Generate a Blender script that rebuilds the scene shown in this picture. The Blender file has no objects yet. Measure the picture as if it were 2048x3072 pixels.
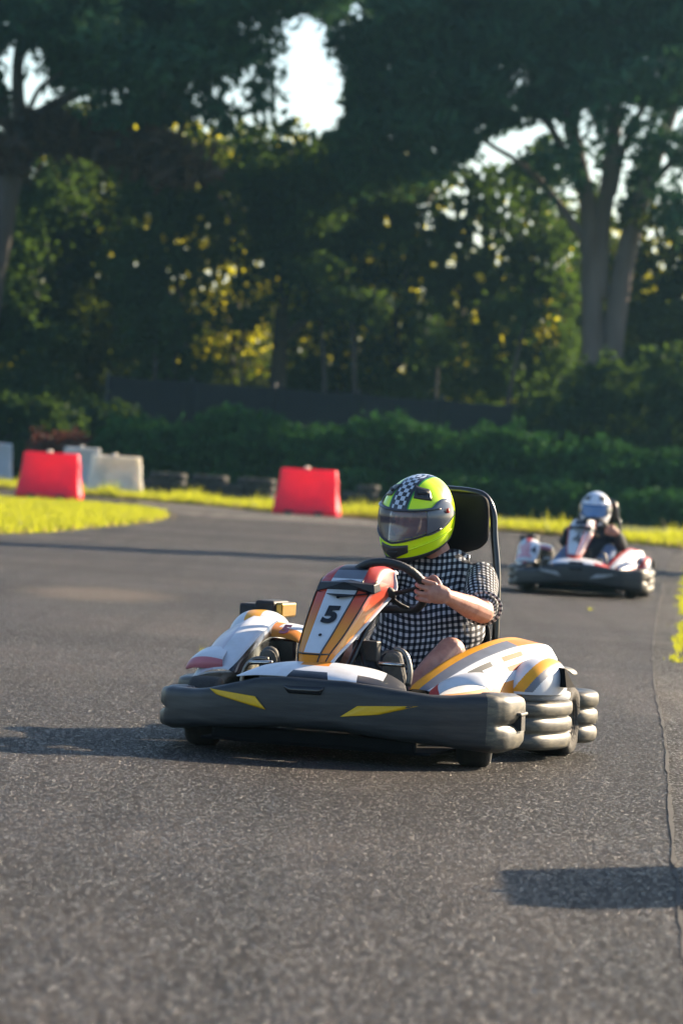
import bpy, bmesh, math, random
import numpy as np
from mathutils import Vector, Matrix
random.seed(7); RNG = np.random.default_rng(11)
SC = bpy.context.scene
class _Col:
    @property
    def objects(self): return bpy.context.scene.collection.objects
C = _Col()
R = math.radians

# ------------------------------------------------------------------ camera, sky, sun, exposure
CAM_H, PITCH, ROLL, FPX = 1.11470269, 1.11725454e-02, 6.27257342e-02, 4266.67
cp_, sp_ = math.cos(PITCH), math.sin(PITCH); cr_, sr_ = math.cos(ROLL), math.sin(ROLL)
FWD = np.array([0, cp_, -sp_]); UPV = np.array([0, sp_, cp_]); RGT = np.array([1., 0, 0])
RX = cr_ * RGT + sr_ * UPV; UX = -sr_ * RGT + cr_ * UPV
cd = bpy.data.cameras.new('camera'); cam = bpy.data.objects.new('camera', cd); C.objects.link(cam)
M = Matrix(((RX[0], UX[0], -FWD[0], 0), (RX[1], UX[1], -FWD[1], 0), (RX[2], UX[2], -FWD[2], CAM_H), (0, 0, 0, 1)))
cam.matrix_world = M
cd.sensor_fit = 'VERTICAL'; cd.sensor_height = 36; cd.sensor_width = 24; cd.lens = 150
cd.clip_start = .1; cd.clip_end = 3000
cd.dof.use_dof = True; cd.dof.focus_distance = 16.6; cd.dof.aperture_fstop = 5.2
SC.camera = cam
SUN_AZ, SUN_EL = math.atan2(.77, .64), R(24)
W = bpy.data.worlds.new('World'); SC.world = W; W.use_nodes = True
nt = W.node_tree; nt.nodes.clear()
sky = nt.nodes.new('ShaderNodeTexSky'); sky.sky_type = 'NISHITA'; sky.sun_disc = False
sky.sun_elevation = SUN_EL; sky.sun_rotation = SUN_AZ; sky.air_density = 1.0; sky.dust_density = 1.0; sky.ozone_density = 2.5
bg = nt.nodes.new('ShaderNodeBackground'); bg.inputs[1].default_value = .075
wo = nt.nodes.new('ShaderNodeOutputWorld')
nt.links.new(sky.outputs[0], bg.inputs[0]); nt.links.new(bg.outputs[0], wo.inputs[0])
sd = bpy.data.lights.new('sun', 'SUN'); sun = bpy.data.objects.new('sun', sd); C.objects.link(sun)
sd.energy = 5.0; sd.angle = R(.6); sd.color = (1.0, .80, .56)
dsun = Vector((math.sin(SUN_AZ) * math.cos(SUN_EL), math.cos(SUN_AZ) * math.cos(SUN_EL), math.sin(SUN_EL)))
sun.rotation_euler = dsun.to_track_quat('Z', 'Y').to_euler()
SC.view_settings.view_transform = 'Standard'; SC.view_settings.look = 'None'
SC.view_settings.exposure = 1.62; SC.view_settings.gamma = 1; SC.view_settings.use_curve_mapping = False
HAZE = .00015
SC.render.film_transparent = False
try:
    SC.cycles.max_bounces = 6; SC.cycles.transparent_max_bounces = 12; SC.cycles.use_denoising = True
    SC.cycles.sample_clamp_indirect = 6
except Exception: pass

# ------------------------------------------------------------------ measuring helpers
def ray(px, py): return FWD + RX * (px - 341) / FPX - UX * (py - 512) / FPX
O = np.array([0, 0, CAM_H])
def at(px, py, Y):
    d = ray(px, py); return O + d * (Y / d[1])
def ground(px, py, z=0.):
    d = ray(px, py); return O + d * ((z - CAM_H) / d[2])
KX0, KY0, KTH = -.0770754, 15.96563, .272354702
kc, ks = math.cos(KTH), math.sin(KTH)
def K(px, py, ly):
    d = ray(px, py); t = (ly - ((-KX0) * ks + (-KY0) * kc)) / (d[0] * ks + d[1] * kc)
    p = O + d * t; return (float((p[0] - KX0) * kc - (p[1] - KY0) * ks), ly, float(p[2]))
def px_of(P):
    d = np.asarray(P, float) - O
    z = d @ FWD; return 341 + (d @ RX) / z * FPX, 512 - (d @ UX) / z * FPX

# ------------------------------------------------------------------ materials
MATS = {}
def nodes(name):
    m = bpy.data.materials.new(name); m.use_nodes = True; MATS[name] = m
    n = m.node_tree; return m, n, n.nodes['Principled BSDF'], n.nodes['Material Output']
def N(n, t, **k):
    x = n.nodes.new(t)
    for a, b in k.items():
        if a.startswith('i_'): x.inputs[int(a[2:])].default_value = b
        else: setattr(x, a, b)
    return x
def mat(name, col, rough=.5, metal=0., var=.12, dirt=None, dirt_amt=.0, nscale=14., bump=.0, bscale=60., coat=0., spec=.5, stretch=None, sheen=0):
    m, n, b, o = nodes(name)
    L = n.links.new
    tc = N(n, 'ShaderNodeTexCoord'); mp = N(n, 'ShaderNodeMapping'); L(tc.outputs['Object'], mp.inputs[0])
    if stretch: mp.inputs['Scale'].default_value = stretch
    nz = N(n, 'ShaderNodeTexNoise'); nz.inputs['Scale'].default_value = nscale; nz.inputs['Detail'].default_value = 5; L(mp.outputs[0], nz.inputs[0])
    rp = N(n, 'ShaderNodeValToRGB'); L(nz.outputs[0], rp.inputs[0])
    c = np.array(col[:3]); lo = c * (1 - var); hi = np.minimum(c * (1 + var), 1)
    rp.color_ramp.elements[0].position = .3; rp.color_ramp.elements[1].position = .7
    rp.color_ramp.elements[0].color = (*lo, 1); rp.color_ramp.elements[1].color = (*hi, 1)
    out = rp.outputs[0]
    if dirt is not None:
        n2 = N(n, 'ShaderNodeTexNoise'); n2.inputs['Scale'].default_value = nscale * .6; n2.inputs['Detail'].default_value = 8; n2.inputs['Roughness'].default_value = .7
        L(mp.outputs[0], n2.inputs[0])
        r2 = N(n, 'ShaderNodeValToRGB'); L(n2.outputs[0], r2.inputs[0]); r2.color_ramp.elements[0].position = .45; r2.color_ramp.elements[1].position = .7
        r2.color_ramp.elements[1].color = (dirt_amt,) * 3 + (1,)
        mx = N(n, 'ShaderNodeMix', data_type='RGBA'); L(r2.outputs[0], mx.inputs[0]); L(out, mx.inputs[6]); mx.inputs[7].default_value = (*dirt, 1)
        out = mx.outputs[2]
        mr = N(n, 'ShaderNodeMapRange'); L(r2.outputs[0], mr.inputs[0]); mr.inputs[3].default_value = rough; mr.inputs[4].default_value = min(1, rough + .35)
        L(mr.outputs[0], b.inputs['Roughness'])
    else: b.inputs['Roughness'].default_value = rough
    L(out, b.inputs['Base Color']); b.inputs['Metallic'].default_value = metal
    b.inputs['Specular IOR Level'].default_value = spec
    b.inputs['Coat Weight'].default_value = coat; b.inputs['Coat Roughness'].default_value = .08
    if sheen: b.inputs['Sheen Weight'].default_value = sheen
    if bump:
        n3 = N(n, 'ShaderNodeTexNoise'); n3.inputs['Scale'].default_value = bscale; n3.inputs['Detail'].default_value = 4; L(mp.outputs[0], n3.inputs[0])
        bp = N(n, 'ShaderNodeBump'); bp.inputs['Strength'].default_value = bump; bp.inputs['Distance'].default_value = .01
        L(n3.outputs[0], bp.inputs['Height']); L(bp.outputs[0], b.inputs['Normal'])
    return m
DUST = (.30, .25, .19)
mat('bumper_black', (.018, .021, .025), .42, dirt=(.13, .12, .10), dirt_amt=.28, nscale=13, bump=.05, bscale=60, stretch=(.6, .6, 7), var=.3)
mat('bumper_side', (.06, .06, .054), .40, dirt=(.24, .21, .14), dirt_amt=.75, nscale=16, bump=.05, bscale=60, stretch=(1, 1, 4), var=.3)
mat('tyre_rubber', (.022, .021, .020), .75, dirt=(.09, .08, .065), dirt_amt=.5, nscale=20, bump=.5, bscale=90, stretch=(3, 1, 1))
mat('body_white', (.62, .65, .70), .42, dirt=(.36, .33, .29), dirt_amt=.28, nscale=16, coat=.12, spec=.3, var=.05)
mat('body_orange', (.72, .24, .012), .42, dirt=(.3, .14, .05), dirt_amt=.3, nscale=14, coat=.12, spec=.3, var=.08)
mat('body_amber', (.80, .36, .015), .42, dirt=(.4, .2, .05), dirt_amt=.25, nscale=14, coat=.12, spec=.3, var=.08)
mat('body_red', (.50, .045, .040), .42, dirt=(.25, .08, .07), dirt_amt=.3, nscale=14, coat=.12, spec=.3, var=.1)
mat('body_pink', (.50, .16, .19), .42, nscale=16, coat=.12, spec=.3, var=.1)
mat('body_grey', (.16, .18, .22), .42, nscale=16, coat=.12, spec=.3, var=.1)
mat('body_navy', (.012, .015, .024), .42, nscale=12, coat=.12, spec=.3, var=.2)
mat('gloss_black', (.012, .013, .016), .22, nscale=12, coat=.3, var=.3)
mat('flat_black', (.006, .006, .007), .8, spec=.1, var=.3)
mat('body_lilac', (.52, .49, .56), .42, dirt=(.36, .33, .29), dirt_amt=.3, nscale=16, coat=.12, spec=.3, var=.06)
mat('matt_black', (.016, .016, .018), .6, nscale=30, var=.3, bump=.2)
mat('sticker_yellow', (.78, .46, .006), .38, dirt=(.3, .2, .05), dirt_amt=.2, nscale=20, var=.05)
mat('sticker_grey', (.30, .31, .32), .4, nscale=20, var=.1)
mat('decal_orange', (.42, .075, .018), .6, var=.1, spec=.15)
mat('decal_grey', (.06, .07, .08), .6, var=.1, spec=.15)
mat('decal_black', (.012, .012, .014), .35, var=.2)
mat('chrome', (.55, .54, .52), .25, metal=1., var=.1, nscale=30)
mat('steel', (.20, .19, .18), .38, metal=.9, dirt=(.10, .08, .05), dirt_amt=.6, nscale=30)
mat('engine_dark', (.03, .03, .032), .5, dirt=(.12, .09, .06), dirt_amt=.6, nscale=30, bump=.3)
mat('brass', (.45, .27, .07), .3, metal=1., var=.1)
mat('tray', (.015, .015, .015), .5, dirt=DUST, dirt_amt=.4, nscale=12)
mat('seat_vinyl', (.014, .014, .015), .75, spec=.12, nscale=18, var=.25, bump=.15, bscale=120)
mat('frame_black', (.015, .015, .016), .28, nscale=20, coat=.3)
mat('rubber_grip', (.020, .020, .022), .5, nscale=40, bump=.3, bscale=150)
mat('jeans', (.13, .19, .32), .85, nscale=60, bump=.4, bscale=200, var=.2)
mat('shorts', (.03, .032, .04), .85, nscale=60, bump=.3, bscale=200)
mat('jacket', (.025, .03, .035), .8, nscale=30, bump=.3)
mat('shoe', (.07, .07, .068), .7, dirt=(.14, .13, .11), dirt_amt=.5, nscale=40)
mat('shoe_sole', (.085, .082, .078), .8, dirt=(.16, .15, .12), dirt_amt=.6, nscale=40, bump=.5, bscale=90)
mat('strap_red', (.55, .03, .015), .6)
mat('helmet_lining', (.26, .26, .27), .8)
mat('helmet_vent', (.05, .05, .052), .35, metal=.3)
mat('barrier_red', (.95, .003, .040), .45, dirt=(.60, .05, .07), dirt_amt=.12, nscale=5, var=.08, bump=.1, bscale=12)
mat('barrier_white', (.68, .64, .56), .5, dirt=(.32, .26, .17), dirt_amt=.5, nscale=4, var=.08, bump=.1, bscale=12)
mat('barrier_grey', (.40, .43, .48), .5, dirt=(.25, .25, .22), dirt_amt=.4, nscale=4, var=.08)
mat('bark', (.06, .05, .045), .9, dirt=(.05, .042, .036), dirt_amt=.9, nscale=3, bump=1., bscale=6, stretch=(1, 1, .25), var=.25)
mat('bark_pine', (.11, .09, .085), .9, dirt=(.09, .065, .055), dirt_amt=.9, nscale=2.5, bump=1., bscale=5, stretch=(1, 1, .22), var=.25)
mat('screen_net', (.004, .005, .007), .9, nscale=3, var=.25)
mat('post_metal', (.05, .05, .05), .6, nscale=8)
mat('straw', (.28, .20, .08), .9, nscale=40, bump=.6)
mat('joint_dirt', (.022, .020, .018), .9, nscale=4, var=.4)
mat('concrete', (.30, .28, .25), .85, dirt=(.14, .13, .11), dirt_amt=.6, nscale=3, bump=.3)

# orange fading into red up the nose panel (printed film)
m = mat('fade_film', (.7, .3, .02), .3, coat=.5)
n = m.node_tree; b = n.nodes['Principled BSDF']; tc = N(n, 'ShaderNodeTexCoord'); sp = N(n, 'ShaderNodeSeparateXYZ'); n.links.new(tc.outputs['Object'], sp.inputs[0])
mr = N(n, 'ShaderNodeMapRange'); mr.inputs[1].default_value = .35; mr.inputs[2].default_value = .70; n.links.new(sp.outputs[2], mr.inputs[0])
rp = N(n, 'ShaderNodeValToRGB'); n.links.new(mr.outputs[0], rp.inputs[0]); rp.color_ramp.elements[0].color = (.70, .21, .008, 1); rp.color_ramp.elements[1].color = (.42, .04, .05, 1)
e = rp.color_ramp.elements.new(.35); e.color = (.72, .27, .012, 1); e = rp.color_ramp.elements.new(.68); e.color = (.58, .08, .03, 1)
n.links.new(rp.outputs[0], b.inputs['Base Color'])
for q in ('barrier_red', 'barrier_white', 'barrier_grey'):
    b = MATS[q].node_tree.nodes['Principled BSDF']; b.inputs['Subsurface Weight'].default_value = .75; b.inputs['Subsurface Radius'].default_value = (1, .06, .10) if q == 'barrier_red' else (1, .9, .7); b.inputs['Subsurface Scale'].default_value = .35
# skin: subsurface
m, n, b, o = nodes('skin')
nz = N(n, 'ShaderNodeTexNoise'); nz.inputs['Scale'].default_value = 22; nz.inputs['Detail'].default_value = 4
tc = N(n, 'ShaderNodeTexCoord'); n.links.new(tc.outputs['Object'], nz.inputs[0])
rp = N(n, 'ShaderNodeValToRGB'); n.links.new(nz.outputs[0], rp.inputs[0])
rp.color_ramp.elements[0].position = .35; rp.color_ramp.elements[0].color = (.40, .175, .125, 1)
rp.color_ramp.elements[1].position = .65; rp.color_ramp.elements[1].color = (.52, .27, .20, 1)
n.links.new(rp.outputs[0], b.inputs['Base Color']); b.inputs['Roughness'].default_value = .48
b.inputs['Subsurface Weight'].default_value = .25; b.inputs['Subsurface Radius'].default_value = (.02, .008, .004); b.inputs['Subsurface Scale'].default_value = .6
n3 = N(n, 'ShaderNodeTexNoise'); n3.inputs['Scale'].default_value = 160; n.links.new(tc.outputs['Object'], n3.inputs[0])
bp = N(n, 'ShaderNodeBump'); bp.inputs['Strength'].default_value = .25; bp.inputs['Distance'].default_value = .004; n.links.new(n3.outputs[0], bp.inputs['Height']); n.links.new(bp.outputs[0], b.inputs['Normal'])

# gingham shirt from UV (metres)
m, n, b, o = nodes('gingham')
L = n.links.new
uv = N(n, 'ShaderNodeUVMap'); uv.uv_map = 'UVMap'; sp = N(n, 'ShaderNodeSeparateXYZ'); L(uv.outputs[0], sp.inputs[0])
def stripe(sock):
    a = N(n, 'ShaderNodeMath', operation='MULTIPLY', i_1=1 / .0225); L(sock, a.inputs[0])
    f = N(n, 'ShaderNodeMath', operation='FRACT'); L(a.outputs[0], f.inputs[0])
    g = N(n, 'ShaderNodeMath', operation='GREATER_THAN', i_1=.5); L(f.outputs[0], g.inputs[0]); return g
s1, s2 = stripe(sp.outputs[0]), stripe(sp.outputs[1])
ad = N(n, 'ShaderNodeMath', operation='ADD'); L(s1.outputs[0], ad.inputs[0]); L(s2.outputs[0], ad.inputs[1])
dv = N(n, 'ShaderNodeMath', operation='MULTIPLY', i_1=.5); L(ad.outputs[0], dv.inputs[0])
rp = N(n, 'ShaderNodeValToRGB'); L(dv.outputs[0], rp.inputs[0]); rp.color_ramp.interpolation = 'CONSTANT'
rp.color_ramp.elements[0].color = (.50, .50, .51, 1); rp.color_ramp.elements[1].position = .25; rp.color_ramp.elements[1].color = (.060, .065, .08, 1)
e = rp.color_ramp.elements.new(.75); e.color = (.008, .009, .013, 1)
L(rp.outputs[0], b.inputs['Base Color']); b.inputs['Roughness'].default_value = .85; b.inputs['Specular IOR Level'].default_value = .2
nz = N(n, 'ShaderNodeTexNoise'); nz.inputs['Scale'].default_value = 18; nz.inputs['Distortion'].default_value = 1.; tc = N(n, 'ShaderNodeTexCoord'); L(tc.outputs['Object'], nz.inputs[0])
bp = N(n, 'ShaderNodeBump'); bp.inputs['Strength'].default_value = .6; bp.inputs['Distance'].default_value = .02; L(nz.outputs[0], bp.inputs['Height']); L(bp.outputs[0], b.inputs['Normal'])

# helmets (UV: u = sideways metres, v = arc metres)
def helmet_mat(name, base, c1, c2, side, chk):
    m, n, b, o = nodes(name); L = n.links.new
    uv = N(n, 'ShaderNodeUVMap'); uv.uv_map = 'UVMap'; sp = N(n, 'ShaderNodeSeparateXYZ'); L(uv.outputs[0], sp.inputs[0])
    ab = N(n, 'ShaderNodeMath', operation='ABSOLUTE'); L(sp.outputs[0], ab.inputs[0])
    ck = N(n, 'ShaderNodeTexChecker'); ck.inputs['Scale'].default_value = 1 / .017; L(uv.outputs[0], ck.inputs[0]); ck.inputs[1].default_value = (*c1, 1); ck.inputs[2].default_value = (*c2, 1)
    def lt(v):
        x = N(n, 'ShaderNodeMath', operation='LESS_THAN', i_1=v); L(ab.outputs[0], x.inputs[0]); return x
    m1 = N(n, 'ShaderNodeMix', data_type='RGBA'); L(lt(.026).outputs[0], m1.inputs[0]); m1.inputs[6].default_value = (*c2, 1)
    if chk: L(ck.outputs[0], m1.inputs[7])
    else: m1.inputs[7].default_value = (*c1, 1)
    mg = N(n, 'ShaderNodeMix', data_type='RGBA'); L(lt(.037).outputs[0], mg.inputs[0]); mg.inputs[6].default_value = (*side, 1); L(m1.outputs[2], mg.inputs[7])
    m2 = N(n, 'ShaderNodeMix', data_type='RGBA'); L(lt(.042).outputs[0], m2.inputs[0]); m2.inputs[6].default_value = (*base, 1); L(mg.outputs[2], m2.inputs[7])
    gt = N(n, 'ShaderNodeMath', operation='GREATER_THAN', i_1=.03); L(sp.outputs[1], gt.inputs[0])
    m3 = N(n, 'ShaderNodeMix', data_type='RGBA'); L(gt.outputs[0], m3.inputs[0]); m3.inputs[6].default_value = (*base, 1); L(m2.outputs[2], m3.inputs[7])
    L(m3.outputs[2], b.inputs['Base Color']); b.inputs['Roughness'].default_value = .25; b.inputs['Coat Weight'].default_value = .6; b.inputs['Coat Roughness'].default_value = .05
helmet_mat('helmet_lime', (.70, 1.0, .001), (.55, .60, .68), (.025, .028, .035), (.06, .36, .03), True)
helmet_mat('helmet_white', (.80, .82, .86), (.70, .74, .82), (.70, .74, .82), (.08, .22, .6), False)
# visor: see-through tint with a gloss
def visor_mat(name, tint, k, dc=(.16, .17, .20)):
    m, n, b, o = nodes(name); L = n.links.new; n.nodes.remove(b)
    tr = N(n, 'ShaderNodeBsdfTransparent'); tr.inputs[0].default_value = (*tint, 1)
    df = N(n, 'ShaderNodeBsdfDiffuse'); df.inputs[0].default_value = (*dc, 1)
    gl = N(n, 'ShaderNodeBsdfGlossy'); gl.inputs['Roughness'].default_value = .06
    a = N(n, 'ShaderNodeMixShader', i_0=k); L(tr.outputs[0], a.inputs[1]); L(df.outputs[0], a.inputs[2])
    fr = N(n, 'ShaderNodeFresnel', i_0=1.5); c = N(n, 'ShaderNodeMixShader'); L(fr.outputs[0], c.inputs[0]); L(a.outputs[0], c.inputs[1]); L(gl.outputs[0], c.inputs[2])
    L(c.outputs[0], o.inputs[0])
visor_mat('visor_clear', (.97, .94, .95), .30, (.27, .23, .27))
visor_mat('visor_blue_sheen', (.10, .11, .14), .75, (.14, .30, .62))  # bluish reflection painted in as diffuse blue

# foliage: diffuse + translucent, per-leaf tint from a face attribute
def leaf_mat(name, dark, light, trans, tmix=.5, rough=.5, gloss=.02):
    m, n, b, o = nodes(name); L = n.links.new; n.nodes.remove(b)
    at_ = N(n, 'ShaderNodeAttribute'); at_.attribute_name = 'tint'
    mx = N(n, 'ShaderNodeMix', data_type='RGBA'); L(at_.outputs['Fac'], mx.inputs[0]); mx.inputs[6].default_value = (*dark, 1); mx.inputs[7].default_value = (*light, 1)
    df = N(n, 'ShaderNodeBsdfDiffuse'); L(mx.outputs[2], df.inputs[0])
    t2 = N(n, 'ShaderNodeMix', data_type='RGBA', i_0=.7); L(mx.outputs[2], t2.inputs[6]); t2.inputs[7].default_value = (*trans, 1)
    tl = N(n, 'ShaderNodeBsdfTranslucent'); L(t2.outputs[2], tl.inputs[0])
    a = N(n, 'ShaderNodeMixShader', i_0=tmix); L(df.outputs[0], a.inputs[1]); L(tl.outputs[0], a.inputs[2])
    gl = N(n, 'ShaderNodeBsdfGlossy'); gl.inputs['Roughness'].default_value = rough; gl.inputs[0].default_value = (.9, .9, .9, 1)
    c = N(n, 'ShaderNodeMixShader', i_0=gloss); L(a.outputs[0], c.inputs[1]); L(gl.outputs[0], c.inputs[2])
    L(c.outputs[0], o.inputs[0]); return m
leaf_mat('leaf_pine', (.012, .044, .028), (.028, .095, .046), (.05, .11, .03), .25, .6, .012)
leaf_mat('leaf_dark', (.006, .022, .013), (.020, .062, .022), (.10, .17, .015), .38, .6, .010)
leaf_mat('leaf_olive', (.008, .020, .010), (.024, .048, .014), (.14, .19, .01), .40, .6, .012)
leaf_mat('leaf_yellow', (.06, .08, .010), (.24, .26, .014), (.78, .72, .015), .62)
leaf_mat('leaf_hedge', (.015, .054, .020), (.032, .105, .028), (.05, .15, .02), .2, .7, .006)
leaf_mat('leaf_red', (.07, .022, .016), (.12, .04, .025), (.15, .04, .02), .3)
leaf_mat('leaf_dead', (.035, .020, .014), (.075, .040, .022), (.10, .05, .02), .3)
leaf_mat('grass_blade', (.06, .11, .012), (.24, .25, .03), (.54, .56, .02), .55)
leaf_mat('grass_dry', (.16, .12, .05), (.34, .27, .12), (.50, .40, .14), .45)

# lawn soil
m, n, b, o = nodes('lawn'); L = n.links.new
ge = N(n, 'ShaderNodeNewGeometry')
nz = N(n, 'ShaderNodeTexNoise'); nz.inputs['Scale'].default_value = 1.4; nz.inputs['Detail'].default_value = 8; L(ge.outputs['Position'], nz.inputs[0])
rp = N(n, 'ShaderNodeValToRGB'); L(nz.outputs[0], rp.inputs[0]); rp.color_ramp.elements[0].position = .35; rp.color_ramp.elements[1].position = .7
rp.color_ramp.elements[0].color = (.06, .085, .018, 1); rp.color_ramp.elements[1].color = (.13, .13, .03, 1)
L(rp.outputs[0], b.inputs['Base Color']); b.inputs['Roughness'].default_value = 1; b.inputs['Specular IOR Level'].default_value = .1

# asphalt
def asphalt(name, lo, hi, rough, extra=None, dusty=.35):
    m, n, b, o = nodes(name); L = n.links.new
    ge = N(n, 'ShaderNodeNewGeometry'); P = ge.outputs['Position']
    vo = N(n, 'ShaderNodeTexVoronoi'); vo.inputs['Scale'].default_value = 125; L(P, vo.inputs['Vector'])
    v2 = N(n, 'ShaderNodeTexVoronoi'); v2.inputs['Scale'].default_value = 48; L(P, v2.inputs['Vector'])
    fn = N(n, 'ShaderNodeTexNoise'); fn.inputs['Scale'].default_value = 210; fn.inputs['Detail'].default_value = 3; L(P, fn.inputs['Vector'])
    sc = N(n, 'ShaderNodeSeparateColor'); L(vo.outputs['Color'], sc.inputs[0])
    pw = N(n, 'ShaderNodeMath', operation='POWER', i_1=3.5); L(sc.outputs[0], pw.inputs[0])
    mx = N(n, 'ShaderNodeMix', data_type='RGBA'); L(pw.outputs[0], mx.inputs[0]); mx.inputs[6].default_value = (*lo, 1); mx.inputs[7].default_value = (*hi, 1)
    # worn, dusty patches
    nz = N(n, 'ShaderNodeTexNoise'); nz.inputs['Scale'].default_value = .55; nz.inputs['Detail'].default_value = 7; nz.inputs['Roughness'].default_value = .62
    mp = N(n, 'ShaderNodeMapping'); mp.inputs['Scale'].default_value = (1, .45, 1); L(P, mp.inputs[0]); L(mp.outputs[0], nz.inputs[0])
    rp = N(n, 'ShaderNodeValToRGB'); L(nz.outputs[0], rp.inputs[0]); rp.color_ramp.elements[0].position = .42; rp.color_ramp.elements[1].position = .75; rp.color_ramp.elements[1].color = (dusty,) * 3 + (1,)
    m2 = N(n, 'ShaderNodeMix', data_type='RGBA'); L(rp.outputs[0], m2.inputs[0]); L(mx.outputs[2], m2.inputs[6]); m2.inputs[7].default_value = (.11, .088, .066, 1)
    out = m2.outputs[2]
    # darker driven line and paler sweeps
    n5 = N(n, 'ShaderNodeTexNoise'); n5.inputs['Scale'].default_value = 1.0; n5.inputs['Detail'].default_value = 6; n5.inputs['Distortion'].default_value = .6
    m5 = N(n, 'ShaderNodeMapping'); m5.inputs['Scale'].default_value = (.16, .30, 1); m5.inputs['Rotation'].default_value = (0, 0, .35); L(P, m5.inputs[0]); L(m5.outputs[0], n5.inputs[0])
    r5 = N(n, 'ShaderNodeMapRange'); L(n5.outputs[0], r5.inputs[0]); r5.inputs[1].default_value = .35; r5.inputs[2].default_value = .65; r5.inputs[3].default_value = .50; r5.inputs[4].default_value = 1.7
    x5 = N(n, 'ShaderNodeVectorMath', operation='SCALE'); L(out, x5.inputs[0]); L(r5.outputs[0], x5.inputs['Scale']); out = x5.outputs[0]
    # faint rubber streaks along the driven line
    n6 = N(n, 'ShaderNodeTexNoise'); n6.inputs['Scale'].default_value = 1.; n6.inputs['Detail'].default_value = 3
    m6 = N(n, 'ShaderNodeMapping'); m6.inputs['Rotation'].default_value = (0, 0, .42); m6.inputs['Scale'].default_value = (3.4, .07, 1); L(P, m6.inputs[0]); L(m6.outputs[0], n6.inputs[0])
    r6 = N(n, 'ShaderNodeMapRange'); L(n6.outputs[0], r6.inputs[0]); r6.inputs[1].default_value = .50; r6.inputs[2].default_value = .66; r6.inputs[3].default_value = 1.08; r6.inputs[4].default_value = .62
    x6 = N(n, 'ShaderNodeVectorMath', operation='SCALE'); L(out, x6.inputs[0]); L(r6.outputs[0], x6.inputs['Scale']); out = x6.outputs[0]
    # dried sand spill and a faint tar seam
    sub = N(n, 'ShaderNodeVectorMath', operation='SUBTRACT'); L(P, sub.inputs[0]); sub.inputs[1].default_value = (-1.82, 32.9, 0)
    scv = N(n, 'ShaderNodeVectorMath', operation='MULTIPLY'); L(sub.outputs[0], scv.inputs[0]); scv.inputs[1].default_value = (1.7, .62, 0)
    n4 = N(n, 'ShaderNodeTexNoise'); n4.inputs['Scale'].default_value = 5; n4.inputs['Detail'].default_value = 5; L(P, n4.inputs[0])
    ln = N(n, 'ShaderNodeVectorMath', operation='LENGTH'); L(scv.outputs[0], ln.inputs[0])
    a4 = N(n, 'ShaderNodeMath', operation='ADD'); L(ln.outputs[1], a4.inputs[0]); L(n4.outputs[0], a4.inputs[1])
    r4 = N(n, 'ShaderNodeMapRange'); L(a4.outputs[0], r4.inputs[0]); r4.inputs[1].default_value = 1.0; r4.inputs[2].default_value = 1.75; r4.inputs[3].default_value = .62; r4.inputs[4].default_value = 0
    m3 = N(n, 'ShaderNodeMix', data_type='RGBA'); L(r4.outputs[0], m3.inputs[0]); L(out, m3.inputs[6]); m3.inputs[7].default_value = (.15, .12, .085, 1)
    L(m3.outputs[2], b.inputs['Base Color'])
    gl = N(n, 'ShaderNodeMapRange'); L(sc.outputs[1], gl.inputs[0]); gl.inputs[1].default_value = .80; gl.inputs[2].default_value = .86
    rr = N(n, 'ShaderNodeMapRange'); L(gl.outputs[0], rr.inputs[0]); rr.inputs[3].default_value = rough + .25; rr.inputs[4].default_value = rough - .14
    L(rr.outputs[0], b.inputs['Roughness'])
    sg = N(n, 'ShaderNodeMapRange'); L(gl.outputs[0], sg.inputs[0]); sg.inputs[3].default_value = .060; sg.inputs[4].default_value = 1.
    L(sg.outputs[0], b.inputs['Specular IOR Level'])
    hs0 = N(n, 'ShaderNodeMath', operation='MULTIPLY_ADD', i_1=.9); L(v2.outputs['Distance'], hs0.inputs[0]); L(vo.outputs['Distance'], hs0.inputs[2])
    hs = N(n, 'ShaderNodeMath', operation='MULTIPLY_ADD', i_1=1.1); L(fn.outputs[0], hs.inputs[0]); L(hs0.outputs[0], hs.inputs[2])
    bp = N(n, 'ShaderNodeBump'); bp.invert = True; bp.inputs['Strength'].default_value = 1.; bp.inputs['Distance'].default_value = .012; L(hs.outputs[0], bp.inputs['Height'])
    L(bp.outputs[0], b.inputs['Normal'])
asphalt('asphalt', (.0055, .0075, .012), (.080, .064, .050), .40, dusty=.25)
asphalt('asphalt_old_glare', (.050, .050, .052), (.26, .23, .19), .5, dusty=.4)  # pale old far asphalt, with grazing sun glare painted into its colour
asphalt('asphalt_pale', (.018, .018, .018), (.13, .115, .095), .45, dusty=.5)

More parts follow.
